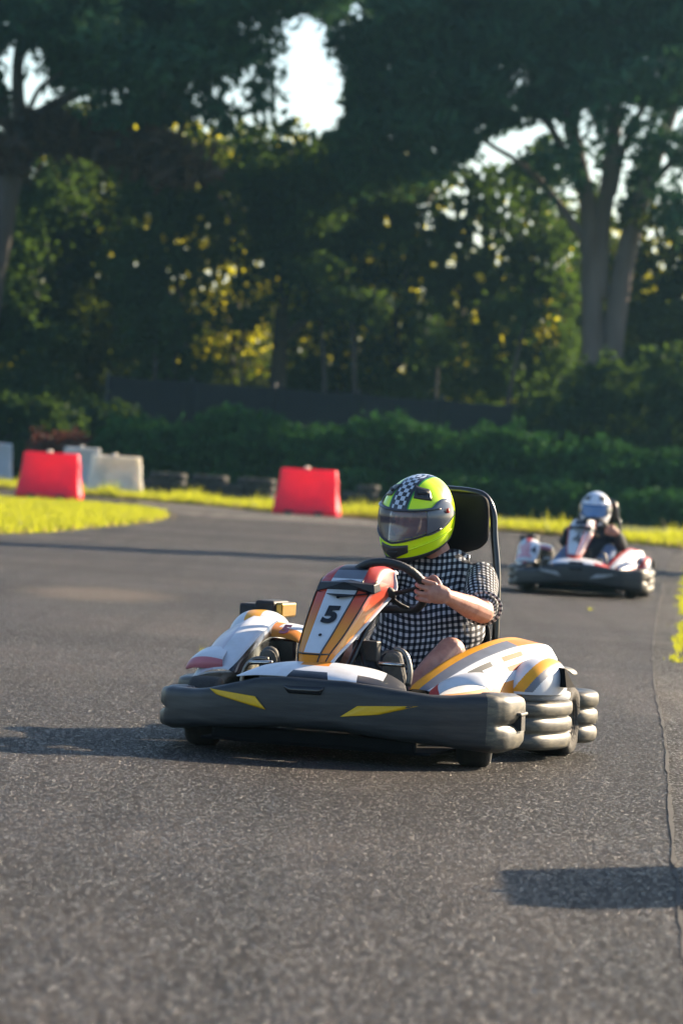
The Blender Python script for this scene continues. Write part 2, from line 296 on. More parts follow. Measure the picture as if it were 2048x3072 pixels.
# ------------------------------------------------------------------ object helpers
def tag(o, label=None, cat=None, group=None, kind=None):
    if label: o['label'] = label
    if cat: o['category'] = cat
    if group: o['group'] = group
    if kind: o['kind'] = kind
    return o
def empty(name, loc=(0, 0, 0), rz=0.):
    o = bpy.data.objects.new(name, None); o.location = loc; o.rotation_euler = (0, 0, rz); C.objects.link(o); o.empty_display_size = .1; return o
def link(name, me, m=None, parent=None, smooth=True):
    o = bpy.data.objects.new(name, me); C.objects.link(o)
    if parent is not None: o.parent = parent
    if m is not None:
        for x in (m if isinstance(m, (list, tuple)) else [m]): me.materials.append(MATS[x])
    if smooth and len(me.polygons): me.polygons.foreach_set('use_smooth', [True] * len(me.polygons))
    return o
def mesh(name, V, F, m=None, parent=None, smooth=True, mi=None, sub=0, bevel=0, thick=0, crease_ang=None):
    me = bpy.data.meshes.new(name); me.from_pydata([tuple(map(float, v)) for v in V], [], [tuple(f) for f in F]); me.update()
    o = link(name, me, m, parent, smooth)
    if mi is not None: me.polygons.foreach_set('material_index', mi)
    if thick:
        s = o.modifiers.new('solid', 'SOLIDIFY'); s.thickness = thick; s.offset = -1
    if bevel:
        s = o.modifiers.new('bev', 'BEVEL'); s.width = bevel; s.segments = 2; s.limit_method = 'ANGLE'; s.angle_limit = R(35)
    if sub:
        s = o.modifiers.new('sub', 'SUBSURF'); s.levels = sub; s.render_levels = sub
    return o
def fix(o):
    bm = bmesh.new(); bm.from_mesh(o.data); bmesh.ops.recalc_face_normals(bm, faces=bm.faces); bm.to_mesh(o.data); bm.free(); return o
def rings(RG, closed=True, cap=True):
    V, F = [], []; n = len(RG[0])
    for r in RG: V += [tuple(p) for p in r]
    for i in range(len(RG) - 1):
        for j in range(n if closed else n - 1):
            a, b = i * n + j, i * n + (j + 1) % n
            F.append((a, b, b + n, a + n))
    if cap and closed:
        F.append(tuple(range(n))[::-1]); F.append(tuple(range((len(RG) - 1) * n, len(RG) * n)))
    return V, F
def catmull(P, k):
    P = [Vector(p) for p in P]; Q = [P[0] * 2 - P[1]] + P + [P[-1] * 2 - P[-2]]; out = []
    for i in range(1, len(Q) - 2):
        for j in range(k):
            t = j / k; a, b, c, d = Q[i - 1:i + 3]
            out.append(.5 * ((2 * b) + (c - a) * t + (2 * a - 5 * b + 4 * c - d) * t * t + (3 * b - a - 3 * c + d) * t ** 3))
    out.append(P[-1]); return out
def tube_rings(P, rad, seg=10, k=1, flat=1., axis=None):
    Q = catmull(P, k) if k > 1 else [Vector(p) for p in P]
    if not hasattr(rad, '__len__'): rad = [rad] * len(P)
    rr = np.interp(np.linspace(0, len(P) - 1, len(Q)), range(len(P)), rad)
    RG = []; up = Vector(axis) if axis else Vector((0, 0, 1))
    prev = None
    for i, p in enumerate(Q):
        t = (Q[min(i + 1, len(Q) - 1)] - Q[max(i - 1, 0)]).normalized()
        if prev is None:
            u = up if abs(up.dot(t)) < .95 else Vector((1, 0, 0))
        else: u = prev
        u = (u - t * u.dot(t)).normalized(); prev = u; v = t.cross(u)
        RG.append([p + u * math.cos(a) * rr[i] * flat + v * math.sin(a) * rr[i] for a in [2 * math.pi * j / seg for j in range(seg)]])
    return RG
def tube(name, P, rad, m, parent=None, seg=10, k=1, flat=1., axis=None):
    V, F = rings(tube_rings(P, rad, seg, k, flat, axis)); return mesh(name, V, F, m, parent)
def merge(parts):
    V, F, MI = [], [], []
    for i, (v, f) in enumerate(parts):
        o = len(V); V += [tuple(x) for x in v]; F += [tuple(a + o for a in q) for q in f]; MI += [i] * len(f)
    return V, F, MI
def boxvf(a, b):
    (x0, y0, z0), (x1, y1, z1) = a, b
    V = [(x0, y0, z0), (x1, y0, z0), (x1, y1, z0), (x0, y1, z0), (x0, y0, z1), (x1, y0, z1), (x1, y1, z1), (x0, y1, z1)]
    return V, [(0, 3, 2, 1), (4, 5, 6, 7), (0, 1, 5, 4), (1, 2, 6, 5), (2, 3, 7, 6), (3, 0, 4, 7)]
def box(name, a, b, m, parent=None, bevel=.006):
    V, F = boxvf(a, b); return mesh(name, V, F, m, parent, smooth=False, bevel=bevel)
def prism(name, pts, off, m, parent=None, bevel=0, smooth=False):
    n = len(pts); V = [Vector(p) for p in pts] + [Vector(p) + Vector(off) for p in pts]
    F = [tuple(range(n))[::-1], tuple(range(n, 2 * n))] + [(i, (i + 1) % n, (i + 1) % n + n, i + n) for i in range(n)]
    return fix(mesh(name, V, F, m, parent, smooth=smooth, bevel=bevel))
def lathe(name, prof, m, parent=None, seg=24, axis='z', mi=None):
    RG = []
    for r, h in prof:
        ring = []
        for j in range(seg):
            a = 2 * math.pi * j / seg; u, v = r * math.cos(a), r * math.sin(a)
            ring.append((u, v, h) if axis == 'z' else (h, u, v))
        RG.append(ring)
    V, F = rings(RG); return fix(mesh(name, V, F, m, parent))
def bake(o, mats_keep=True):
    dg = bpy.context.evaluated_depsgraph_get(); dg.update(); ev = o.evaluated_get(dg)
    me = bpy.data.meshes.new_from_object(ev); o.modifiers.clear(); o.data = me; return o
def glyph(name, ch, h, origin, xdir, ydir, m, parent, bold=.0, shear=0.):
    cu = bpy.data.curves.new(name, 'FONT'); cu.body = ch; cu.align_x = 'CENTER'; cu.align_y = 'CENTER'; cu.size = h / .70; cu.offset = bold; cu.shear = shear; cu.extrude = .0008
    t = bpy.data.objects.new(name, cu); C.objects.link(t)
    dg = bpy.context.evaluated_depsgraph_get(); dg.update(); me = bpy.data.meshes.new_from_object(t.evaluated_get(dg)); bpy.data.objects.remove(t)
    x = Vector(xdir).normalized(); y = Vector(ydir); y = (y - x * y.dot(x)).normalized(); z = x.cross(y)
    me.transform(Matrix(((x.x, y.x, z.x, origin[0]), (x.y, y.y, z.y, origin[1]), (x.z, y.z, z.z, origin[2]), (0, 0, 0, 1))))
    me.name = name; me.materials.clear()
    return link(name, me, m, parent, smooth=False)
# ------------------------------------------------------------------ ground
def sheet(name, pts, z, m, kind='structure'):
    V = [(p[0], p[1], z) for p in pts]; o = mesh(name, V, [tuple(range(len(V)))], m, smooth=False); return tag(fix(o), kind=kind)
sheet('ground', [(-900, -300), (900, -300), (900, 1500), (-900, 1500)], -.03, 'lawn')
edge = [ground(*p) for p in [(141, 500.5), (207, 506), (273, 512.5), (326, 516), (380, 519.5), (440, 524), (496, 530), (570, 536), (619, 542), (682, 548.5)]]
eR = [np.array([9.5, 92, 0]), np.array([22, 78, 0])]
far_edge = [np.array([-26, 112, 0]), np.array([-11, 108.5, 0])] + edge + eR
seam = [np.array([-.6, -6, 0]), np.array([.72, 8, 0]), ground(668, 850), ground(652, 700), ground(655, 600), ground(660, 556), np.array([6.2, 80, 0])]
seam = [np.array([.2, -6, 0]), ground(690, 1000), ground(672, 850), ground(664, 740), ground(652, 670), ground(655, 620), ground(664, 575), ground(672, 556), np.array([7.0, 86, 0])]
tr = [(-60, -6), (.2, -6)] + [tuple(p[:2]) for p in seam[1:]] + [tuple(p[:2]) for p in (edge[::-1])[:0]]
# asphalt: from the near left out to the far verge, right-hand side bounded by the seam
pts = [(-60, -10)] + [tuple(p[:2]) for p in seam] + [(7.4, 93.0)] + [tuple(p[:2]) for p in edge[::-1] if p[0] < 7.2] + [(-11, 108.5), (-26, 112), (-60, 118)]
sheet('track', pts, 0, 'asphalt')
side = [tuple(p[:2]) for p in seam] + [(7.4, 93.0), (9.5, 92), (22, 78), (26, 40), (16, -10)]
sheet('paved_verge', side, -.006, 'asphalt_pale')
sheet('far_track', [tuple(p[:2]) for p in edge] + [(9.0, 84.5), (6.2, 78), (3, 80), (0, 79), (-2.6, 77.5), (-3.6, 84), (-4.6, 95)], .004, 'asphalt_old_glare')
# dark joint running along the edge of the track, with broken cross joints
def ribbon(P, w, z, m, name, kind='structure'):
    P = catmull(P, 22); V, F = [], []
    rr = random.Random(3)
    for i, p in enumerate(P):
        t = (P[min(i + 1, len(P) - 1)] - P[max(i - 1, 0)]).normalized(); s = Vector((t.y, -t.x, 0)); ww = w * max(.08, rr.uniform(-.6, 1.8)); j = rr.uniform(-.003, .003)
        V += [p + s * (ww + j), p - s * (ww - j)]
        V[-1].z = V[-2].z = z
    for i in range(len(P) - 1): F.append((2 * i, 2 * i + 1, 2 * i + 3, 2 * i + 2))
    return tag(fix(mesh(name, V, F, m, smooth=False)), kind=kind)
ribbon(seam[1:-1], .006, .004, 'joint_dirt', 'track_joint')
g0, g1 = ground(652, 660), ground(700, 664); ribbon([g0, (g0 + g1) / 2 + [0, .05, 0], g1 + [.4, .1, 0]], .012, .004, 'matt_black', 'cross_joint')

# ------------------------------------------------------------------ leaves
def quad_cloud(name, Cn, size, m, parent=None, aspect=1.6, tint=None, up=.0):
    n = len(Cn); Cn = np.asarray(Cn, float)
    a = RNG.normal(size=(n, 3)); a[:, 2] = a[:, 2] * (1 - up * .5) ; a /= np.linalg.norm(a, axis=1)[:, None]
    b = RNG.normal(size=(n, 3)); b -= a * (a * b).sum(1)[:, None]; b /= np.linalg.norm(b, axis=1)[:, None]
    s = size * RNG.uniform(.6, 1.35, n)[:, None]
    u, v = a * s * .5 * aspect, b * s * .5
    V = np.stack([Cn - u, Cn - v * .9 + u * .1, Cn + u, Cn + v * .9 + u * .1], 1).reshape(-1, 3)
    me = bpy.data.meshes.new(name); me.vertices.add(4 * n); me.vertices.foreach_set('co', np.ascontiguousarray(V.ravel(), dtype=np.float32))
    me.loops.add(4 * n); me.loops.foreach_set('vertex_index', np.arange(4 * n, dtype=np.int32))
    me.polygons.add(n); me.polygons.foreach_set('loop_start', np.arange(0, 4 * n, 4, dtype=np.int32))
    me.update(calc_edges=True)
    at_ = me.attributes.new('tint', 'FLOAT', 'FACE')
    t = RNG.uniform(0, 1, n) ** 1.5 if tint is None else np.clip(tint + RNG.normal(0, .15, n), 0, 1)
    at_.data.foreach_set('value', t.astype(np.float32))
    return link(name, me, m, parent, smooth=False)
# openings in the canopy, as seen along each line of sight: (px, py, rx, ry, how open)
GAPS = [(306, 52, 20, 34, 1), (316, 92, 27, 42, 1), (296, 82, 30, 34, .6), (318, 120, 16, 18, .8),
        (248, 28, 14, 14, .6), (262, 60, 20, 30, .5), (240, 88, 22, 20, .6), (262, 112, 22, 20, .64), (238, 100, 9, 8, .9), (215, 92, 24, 14, .5), (180, 98, 28, 12, .5), (238, 112, 12, 28, .6),
        (284, 28, 8, 8, .7), (300, 8, 16, 10, .5), (357, 10, 9, 12, .9), (345, 18, 8, 10, .5), (272, 140, 10, 14, .7), (300, 138, 16, 12, .6),
        (500, 150, 22, 15, 1), (518, 136, 15, 10, 1), (485, 152, 34, 26, .5), (478, 160, 12, 9, .9), (478, 128, 16, 12, .6), (530, 126, 14, 12, .8), (548, 126, 14, 9, .9), (560, 140, 10, 14, .7),
        (520, 76, 12, 14, .75), (515, 102, 16, 12, .6), (410, 130, 44, 40, .22), (430, 85, 12, 12, .45), (492, 66, 10, 8, .4),
        (586, 128, 8, 20, .85), (588, 165, 8, 22, .95), (600, 110, 8, 16, .4), (628, 125, 18, 30, .55), (618, 168, 13, 28, .9), (622, 142, 24, 18, .5), (650, 70, 14, 28, .6), (640, 100, 18, 16, .6),
        (672, 180, 16, 14, .8), (676, 185, 26, 38, .62), (664, 140, 16, 24, .5), (680, 110, 12, 24, .4), (664, 210, 20, 12, .64), (650, 235, 20, 14, .4), (560, 190, 12, 30, .65), (572, 216, 8, 16, .7), (612, 205, 9, 16, .8),
        (12, 68, 9, 24, .95), (36, 72, 14, 24, .85), (22, 45, 14, 14, .5), (14, 100, 7, 12, .8), (34, 98, 12, 12, .8), (66, 92, 10, 10, .4), (6, 18, 8, 10, .7), (100, 100, 28, 10, .45), (66, 22, 14, 10, .3),
        (430, 210, 16, 28, .34), (468, 222, 22, 14, .3), (440, 180, 24, 14, .25), (500, 240, 50, 14, .30), (420, 240, 10, 12, .5), (470, 190, 30, 20, .30), (548, 265, 22, 10, .5), (510, 205, 20, 20, .25), (580, 255, 20, 20, .4),
        (672, 245, 22, 24, .35), (690, 290, 20, 24, .25), (615, 250, 6, 14, .4), (395, 255, 8, 8, .4), (455, 265, 20, 8, .25)]
BIG = [g for g in GAPS if g[4] >= .65]; _rg = random.Random(5)
for gx, gy, rx, ry, k in [g for g in GAPS if g[4] < .65] + [(480, 215, 75, 55, .15), (250, 105, 70, 45, .35), (620, 130, 60, 70, .25), (90, 95, 80, 14, .3)]:
    nh = int(k * rx * ry * 3.14 / 34)
    for _ in range(nh):
        a, r = _rg.uniform(0, 6.283), _rg.uniform(0, 1) ** .5; h = _rg.uniform(1.1, 3.4)
        BIG.append((gx + rx * r * math.cos(a), gy + ry * r * math.sin(a), h, h * _rg.uniform(.8, 1.5), 1))
GAPS = BIG
# openings that let the sunlit leaves further back show
WIN = []
for gx, gy, rx, ry, k in [(240, 305, 50, 48, .6), (130, 126, 45, 24, .9), (215, 150, 40, 30, .2), (190, 265, 40, 40, .2), (100, 160, 60, 40, .10), (150, 240, 110, 60, .07), (360, 300, 60, 60, .16), (450, 340, 60, 40, .08), (550, 320, 30, 30, .2), (620, 270, 60, 40, .16), (300, 345, 150, 34, .26), (480, 320, 90, 50, .16), (430, 270, 90, 60, .05)]:
    for _ in range(int(k * rx * ry * 3.14 / 60)):
        a, r = _rg.uniform(0, 6.283), _rg.uniform(0, 1) ** .6; h = _rg.uniform(1.8, 4.6)
        WIN.append((gx + rx * r * math.cos(a), gy + ry * r * math.sin(a), h, h * _rg.uniform(.9, 1.8), 1))
def open_prob(P, win=False):
    d = np.asarray(P, float) - O; z = d @ FWD
    x = 341 + (d @ RX) / z * FPX; y = 512 - (d @ UX) / z * FPX
    q = np.zeros(len(P))
    for gx, gy, rx, ry, k in GAPS + (WIN if win else []):
        r2 = ((x - gx) / rx) ** 2 + ((y - gy) / ry) ** 2
        q = np.maximum(q, k * np.clip((1.55 - r2) / .8, 0, 1))
    return q, x, y
def crown_points(blobs, n, clump=26, spread=.28, shell=.45, gaps=True, win=False):
    B = np.array(blobs, float); w = (B[:, 3] * B[:, 4] * B[:, 5]) ** .7; w /= w.sum()
    nc = max(4, n // clump); k = RNG.choice(len(B), nc, p=w)
    d = RNG.normal(size=(nc, 3)); d /= np.linalg.norm(d, axis=1)[:, None]
    r = RNG.uniform(0, 1, nc)[:, None] ** shell
    c = B[k, :3] + d * r * B[k, 3:]
    if gaps:
        q, _, _ = open_prob(c, win); c = c[RNG.uniform(size=len(c)) >= q]
    P = np.repeat(c, clump, 0) + RNG.normal(size=(len(c) * clump, 3)) * spread * np.array([1, 1, .75])
    if gaps:
        q, _, _ = open_prob(P, win); P = P[RNG.uniform(size=len(P)) >= q * .98]
    return P
def limbs(name, L, m, parent, seg=8):
    parts = [rings(tube_rings(P, r, seg, 4)) for P, r in L]; V, F, _ = merge(parts); return mesh(name, V, F, m, parent)

# ------------------------------------------------------------------ the two large pines
def pxl(P, Y): return [tuple(at(a, b, Y + (c[0] if c else 0))) for a, b, *c in P]
def pine(label, x, Y, stems, blobs, n, size, extra=None):
    g = np.array([x, Y, 0]); t = tag(empty('pine_tree', (x, Y, 0)), label, 'tree')
    off = Vector((-x, -Y, 0))
    tk = None
    for i, (P, r) in enumerate(stems):
        Q = [Vector(p) + off for p in pxl(P, Y)]
        o = tube('trunk' if i < 1 else 'limb', Q, [q * .92 for q in r], 'bark_pine' if x > 0 else 'bark', t, 10, 5)
    P = crown_points(blobs, n, 30, .38, .5) 
    o = quad_cloud('crown', P - g, size, 'leaf_pine', t, 3.4); tag(o, kind='stuff')
    if extra is not None:
        Pd = crown_points(extra, 2400, 8, .20, .7, False); o = quad_cloud('dead_branches', Pd - g, .20, 'leaf_dead', t, 4.0); tag(o, kind='stuff')
    return t
def blob(px, py, rx, ry, Y, dy=2.2):
    c = at(px, py, Y); s = Y / FPX; return (c[0], c[1], c[2], rx * s, dy, ry * s)
YR, YL = 131, 125
def rblobs(specs, Y): return [blob(a, b, c, d, Y + random.uniform(-2.5, 2.5), random.uniform(1.5, 3)) for a, b, c, d in specs]
right_stems = [([(592, 520), (593, 440), (592, 340), (590, 260), (588, 210), (578, 160), (566, 100), (556, 40), (548, -20)], [.42, .40, .38, .34, .30, .24, .20, .16, .1]),
               ([(606, 520), (608, 420), (612, 340), (622, 270), (634, 220), (648, 175), (664, 130), (684, 70), (700, 20)], [.44, .42, .38, .36, .33, .28, .24, .2, .14]),
               ([(600, 300), (601, 230), (608, 180), (613, 130), (615, 80), (618, 20)], [.26, .28, .28, .25, .22, .16]),
               ([(586, 245), (566, 215), (540, 182), (515, 160), (490, 145), (465, 125)], [.16, .15, .12, .09, .08, .05]),
               ([(588, 200), (576, 178), (562, 150), (548, 125), (530, 108), (510, 90)], [.18, .17, .14, .12, .09, .05]),
               ([(612, 195), (622, 150), (640, 110), (655, 70)], [.14, .13, .1, .07]),
               ([(645, 190), (668, 165), (690, 150), (720, 140)], [.15, .12, .1, .07])]
rb = []
for py, y0, xs in ((10, 0, (350, 720)), (45, 0, (362, 720)), (78, 0, (380, 700)), (105, 0, (390, 560)), (-30, 0, (340, 730))):
    for px in range(xs[0], xs[1], 34): rb.append((px + random.uniform(-8, 8), py + random.uniform(-10, 10), random.uniform(22, 34), random.uniform(14, 22)))
rb += [(640, 140, 34, 24), (680, 165, 26, 30), (628, 175, 20, 24), (690, 205, 26, 22), (660, 200, 24, 16), (580, 150, 20, 24), (560, 165, 20, 20), (470, 150, 24, 18), (505, 120, 26, 12), (365, 130, 26, 26), (392, 150, 26, 26), (425, 150, 28, 24), (452, 135, 24, 20), (360, 165, 22, 22), (585, 118, 20, 12), (548, 108, 20, 12), (600, 95, 30, 18), (640, 88, 30, 18), (685, 100, 25, 18), (420, 125, 34, 14), (395, 108, 26, 16), (460, 112, 34, 12)]
pine('tall grey-trunked pine with forked stems behind the hedge on the right', float(at(600, 520, YR)[0]), YR, right_stems, rblobs(rb, YR), 70000, .15)
left_stems = [([(-40, 520), (-30, 420), (-16, 320), (-2, 240), (10, 180), (20, 140), (30, 112)], [.52, .5, .46, .42, .38, .33, .24]),
              ([(24, 128), (48, 108), (80, 92), (115, 76), (160, 62), (205, 48)], [.2, .19, .16, .13, .1, .06]),
              ([(20, 135), (18, 100), (18, 60), (24, 20), (30, -20)], [.22, .21, .18, .14, .1]),
              ([(14, 145), (4, 110), (-4, 75), (-14, 30)], [.2, .18, .15, .1]),
              ([(18, 62), (30, 45), (48, 30), (70, 14)], [.1, .09, .07, .05]),
              ([(26, 118), (40, 88), (62, 72)], [.1, .08, .05])]
lb = []
for py, xs in ((-25, (-20, 290)), (8, (-10, 270)), (38, (-20, 240)), (66, (60, 235)), (84, (100, 200))):
    for px in range(xs[0], xs[1], 30): lb.append((px + random.uniform(-8, 8), py + random.uniform(-8, 8), random.uniform(20, 30), random.uniform(12, 19)))
lb += [(250, 90, 26, 24), (225, 112, 26, 14), (190, 104, 24, 12), (150, 108, 24, 10), (110, 105, 24, 10), (275, 118, 20, 12), (255, 60, 18, 30), (240, 95, 20, 12), (215, 80, 24, 14), (-10, 100, 12, 20), (275, 100, 18, 12), (300, 0, 30, 10), (330, -6, 24, 10)]
pine('large pine with a leaning trunk and browned lower branches on the left', float(at(-40, 520, YL)[0]), YL, left_stems, rblobs(lb, YL), 44000, .14,
     [blob(95, 140, 50, 20, YL, 1.), blob(145, 152, 45, 20, YL, 1.), blob(180, 168, 34, 18, YL, 1.), blob(50, 132, 40, 22, YL, 1.), blob(5, 155, 26, 26, YL, 1.)])

LK = 1.45
# ------------------------------------------------------------------ broadleaf trees of the wood behind the fence
def broad(label, x, Y, h, specs, n, size, m, trunk=.18, lean=0., yellow=None, group='broadleaf trees of the wood'):
    t = tag(empty('broadleaf_tree', (x, Y, 0)), label, 'tree', group); g = np.array([x, Y, 0])
    L = [([(0, 0, -.1), (lean * .3, 0, h * .25), (lean * .6, .1, h * .5), (lean, .2, h * .85)], [trunk, trunk * .85, trunk * .65, trunk * .3])]
    for k in range(6):
        a = random.uniform(0, 6.28); z = h * random.uniform(.3, .7); r = random.uniform(.8, 2.); f = z / h
        L.append(([(lean * f, 0, z), (lean * f + math.cos(a) * r * .5, math.sin(a) * r * .5, z + r * .6), (lean * f + math.cos(a) * r, math.sin(a) * r, z + r * 1.1)], [trunk * .45, trunk * .3, trunk * .12]))
    limbs('trunk', L, 'bark', t)
    n = int(n * LK); size *= .82
    P = crown_points(specs, n, 20, .26, .5, True, True)
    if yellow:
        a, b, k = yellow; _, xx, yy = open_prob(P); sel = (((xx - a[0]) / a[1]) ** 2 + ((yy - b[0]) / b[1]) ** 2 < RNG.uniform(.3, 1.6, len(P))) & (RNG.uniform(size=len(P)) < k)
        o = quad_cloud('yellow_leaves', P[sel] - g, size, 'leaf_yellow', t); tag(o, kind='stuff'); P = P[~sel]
    o = quad_cloud('crown', P - g, size, m, t); tag(o, kind='stuff'); return t
def col(pxs, pys, Y, rx=(26, 38), ry=(22, 34)):
    return [blob(px + random.uniform(-10, 10), py + random.uniform(-8, 8), random.uniform(*rx), random.uniform(*ry), Y + random.uniform(-2, 2), random.uniform(1.4, 2.6)) for px in pxs for py in pys]
def X(px, Y): return float(at(px, 480, Y)[0])
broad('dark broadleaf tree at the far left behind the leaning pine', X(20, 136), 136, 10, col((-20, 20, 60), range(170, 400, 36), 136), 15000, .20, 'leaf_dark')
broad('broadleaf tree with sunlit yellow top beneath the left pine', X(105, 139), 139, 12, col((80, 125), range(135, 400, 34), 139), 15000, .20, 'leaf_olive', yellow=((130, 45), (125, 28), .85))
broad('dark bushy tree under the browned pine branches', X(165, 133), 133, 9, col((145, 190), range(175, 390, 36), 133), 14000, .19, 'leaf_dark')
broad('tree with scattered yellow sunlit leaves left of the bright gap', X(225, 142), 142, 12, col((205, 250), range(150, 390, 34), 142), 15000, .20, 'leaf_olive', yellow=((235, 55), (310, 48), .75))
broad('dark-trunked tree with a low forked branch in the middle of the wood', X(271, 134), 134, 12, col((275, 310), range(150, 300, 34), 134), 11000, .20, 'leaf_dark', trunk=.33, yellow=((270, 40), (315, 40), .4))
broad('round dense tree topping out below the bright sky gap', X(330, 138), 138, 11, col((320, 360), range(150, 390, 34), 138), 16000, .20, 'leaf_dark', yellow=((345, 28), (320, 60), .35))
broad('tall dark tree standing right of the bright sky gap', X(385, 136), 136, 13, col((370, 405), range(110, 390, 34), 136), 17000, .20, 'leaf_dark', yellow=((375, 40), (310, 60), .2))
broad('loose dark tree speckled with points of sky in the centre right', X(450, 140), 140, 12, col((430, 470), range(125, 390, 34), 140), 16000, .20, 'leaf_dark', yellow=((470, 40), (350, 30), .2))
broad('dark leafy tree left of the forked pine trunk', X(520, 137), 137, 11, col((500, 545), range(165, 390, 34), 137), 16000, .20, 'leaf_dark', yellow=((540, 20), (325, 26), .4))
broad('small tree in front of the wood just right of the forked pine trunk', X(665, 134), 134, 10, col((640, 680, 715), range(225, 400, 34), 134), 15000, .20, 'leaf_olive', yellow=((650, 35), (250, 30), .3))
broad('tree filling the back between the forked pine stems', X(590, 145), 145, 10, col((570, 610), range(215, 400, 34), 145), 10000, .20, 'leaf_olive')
tfork = tube('forked_branch', [Vector(p) for p in [tuple(at(276, 345, 133) ), tuple(at(293, 332, 132.6)), tuple(at(312, 315, 132)), tuple(at(330, 290, 132))]], [.16, .13, .1, .05], 'bark', None, 8, 4)
_m = [o for o in C.objects if o.name.startswith('broadleaf_tree') and 'low forked' in o.get('label', '')][0]
for v in tfork.data.vertices: v.co -= _m.location
tfork.parent = _m; tfork.name = 'limb'
# slim bare trunks glimpsed in the dark under-storey
for i, (px, r, h, lb_) in enumerate([(150, .07, 5, 'slim bare trunk left of the yellow leaves'), (232, .06, 5.5, 'thin bare trunk under the yellow leaves'), (318, .08, 6, 'slim trunk right of the forked dark tree'), (352, .10, 6, 'upright dark trunk in the middle of the wood'), (428, .07, 5, 'slim dark trunk in the shade above the driver'), (505, .09, 6, 'thin dark trunk left of the tall pine')]):
    t = tag(empty('young_tree', (X(px, 131.5), 131.5, 0)), lb_, 'tree', 'slim trunks behind the fence')
    tube('trunk', [(0, 0, 0), (random.uniform(-.15, .15), 0, h * .5), (random.uniform(-.4, .4), 0, h)], [r, r * .8, r * .5], 'bark', t, 8, 4)
    P = crown_points([(0, 0, h, .9, .8, .7)], 500, 20, .2, .6, False); tag(quad_cloud('crown', P, .17, 'leaf_dark', t), kind='stuff')
# the wood going on behind as one mass
bl = []
for i in range(60):
    px = -60 + i * 14; bl.append(blob(px, random.uniform(370, 450), 34, 50, 160 + random.uniform(-3, 3), 3))
P = crown_points(bl, 16000, 24, .4, .5); tag(quad_cloud('woods', P, .40, 'leaf_dark'), 'dark far wood seen between the trunks', kind='stuff')
bl = [blob(px, random.uniform(130, 190), 24, 34, 154 + random.uniform(-3, 3), 2) for px in range(60, 420, 12)]
bl += [blob(px, random.uniform(190, 330), 26, 34, 154 + random.uniform(-3, 3), 2) for px in range(-40, 720, 9)]
bl += [blob(px, random.uniform(300, 390), 26, 34, 154 + random.uniform(-3, 3), 2) for px in range(-40, 720, 18)]
P = crown_points(bl, 44000, 24, .5, .5); tag(quad_cloud('undergrowth', P, .22, 'leaf_yellow'), 'sunlit yellow-green leaves of the far wood', kind='stuff')

# ------------------------------------------------------------------ screened fence
YF = 127.5
fe = tag(empty('fence', (0, YF, 0)), 'long low fence with dark screening net behind the hedge', 'fence')
xs = np.arange(-7.2, 18, 2.5); hb = lambda x: 3.45 - .012 * (x + 15)
for i, x in enumerate(xs):
    tube('post', [(x, 0, -.05), (x, 0, hb(x) + .12)], .04, 'post_metal', fe, 8)
    if i < len(xs) - 1:
        V, F = [], []
        for k in range(9):
            xx = x + 2.5 * k / 8; sag = .05 * math.sin(math.pi * k / 8); V += [(xx, -.05 + .02 * math.sin(k * 2.3), .05), (xx, -.05 - .03 * math.sin(k * 1.7), hb(xx) - sag)]
            if k: F.append((2 * k - 2, 2 * k, 2 * k + 1, 2 * k - 1))
        mesh('net_panel', V, F, 'screen_net', fe, thick=.01)

# ------------------------------------------------------------------ hedge bushes
def bush(px, top, w, Y, m, label, n=7000, name='hedge_bush'):
    c = at(px, top, Y); h = c[2]; hw = w / 2 * Y / FPX; g = np.array([c[0], Y, 0])
    t = tag(empty(name, tuple(g)), label, 'bush', 'clipped bushes in front of the fence')
    bl = [(0, 0, h * .45, hw * .95, 1.1, h * .5), (-hw * .45, 0, h * .55, hw * .5, .9, h * .42), (hw * .45, 0, h * .52, hw * .5, .9, h * .42), (0, .1, h * .66, hw * .5, .8, h * .34), (0, 0, h * .2, hw, 1., h * .22)]
    P = crown_points(bl, n, 18, .12, .28, False); P = P[P[:, 2] > .02]
    tag(quad_cloud('leaves', P, .13, m, t, 1.5), kind='stuff')
    st = [([(random.uniform(-.3, .3) * hw, 0, 0), (random.uniform(-.6, .6) * hw, 0, h * .4), (random.uniform(-.8, .8) * hw, 0, h * .8)], [.04, .03, .015]) for k in range(6)]
    limbs('stems', st, 'bark', t, 6); return t
bush(20, 392, 150, 123, 'leaf_dark', 'dark tall bush at the far left edge', 9000)
bush(108, 396, 90, 125, 'leaf_dark', 'dark bush rising over the left end of the fence', 6000)
bush(72, 430, 84, 120, 'leaf_red', 'dull reddish-brown bush above the two left barriers', 4500, 'red_bush')
bush(150, 418, 120, 119, 'leaf_hedge', 'green bush behind the white barrier', 8000)
bush(242, 407, 130, 118.5, 'leaf_hedge', 'broad domed green bush left of the right red barrier', 10000)
bush(316, 424, 96, 117.5, 'leaf_hedge', 'lower green bush directly above the right red barrier', 7000)
bush(398, 415, 140, 118, 'leaf_hedge', 'widest domed green bush above the lime helmet', 10500)
bush(508, 424, 110, 117.5, 'leaf_hedge', 'green bush right of the seat headrest', 9000)
bush(596, 438, 120, 116.5, 'leaf_hedge', 'green bush behind the second kart driver', 9000)
bush(690, 448, 110, 116, 'leaf_hedge', 'green bush at the right edge of the hedge', 8000)
bush(608, 352, 110, 126, 'leaf_dark', 'tall dark bush hiding the foot of the forked pine', 12000)
bush(680, 338, 100, 125, 'leaf_dark', 'tall dark bush at the right edge in front of the wood', 11000)
bush(548, 385, 70, 126.5, 'leaf_dark', 'dark bush rising over the fence left of the forked pine', 6000)
bush(348, 470, 110, 116.6, 'leaf_hedge', 'low green shrub at the foot of the hedge behind the helmet', 6000)
bush(460, 478, 130, 115.6, 'leaf_hedge', 'low shrub at the hedge foot behind the headrest', 7000)
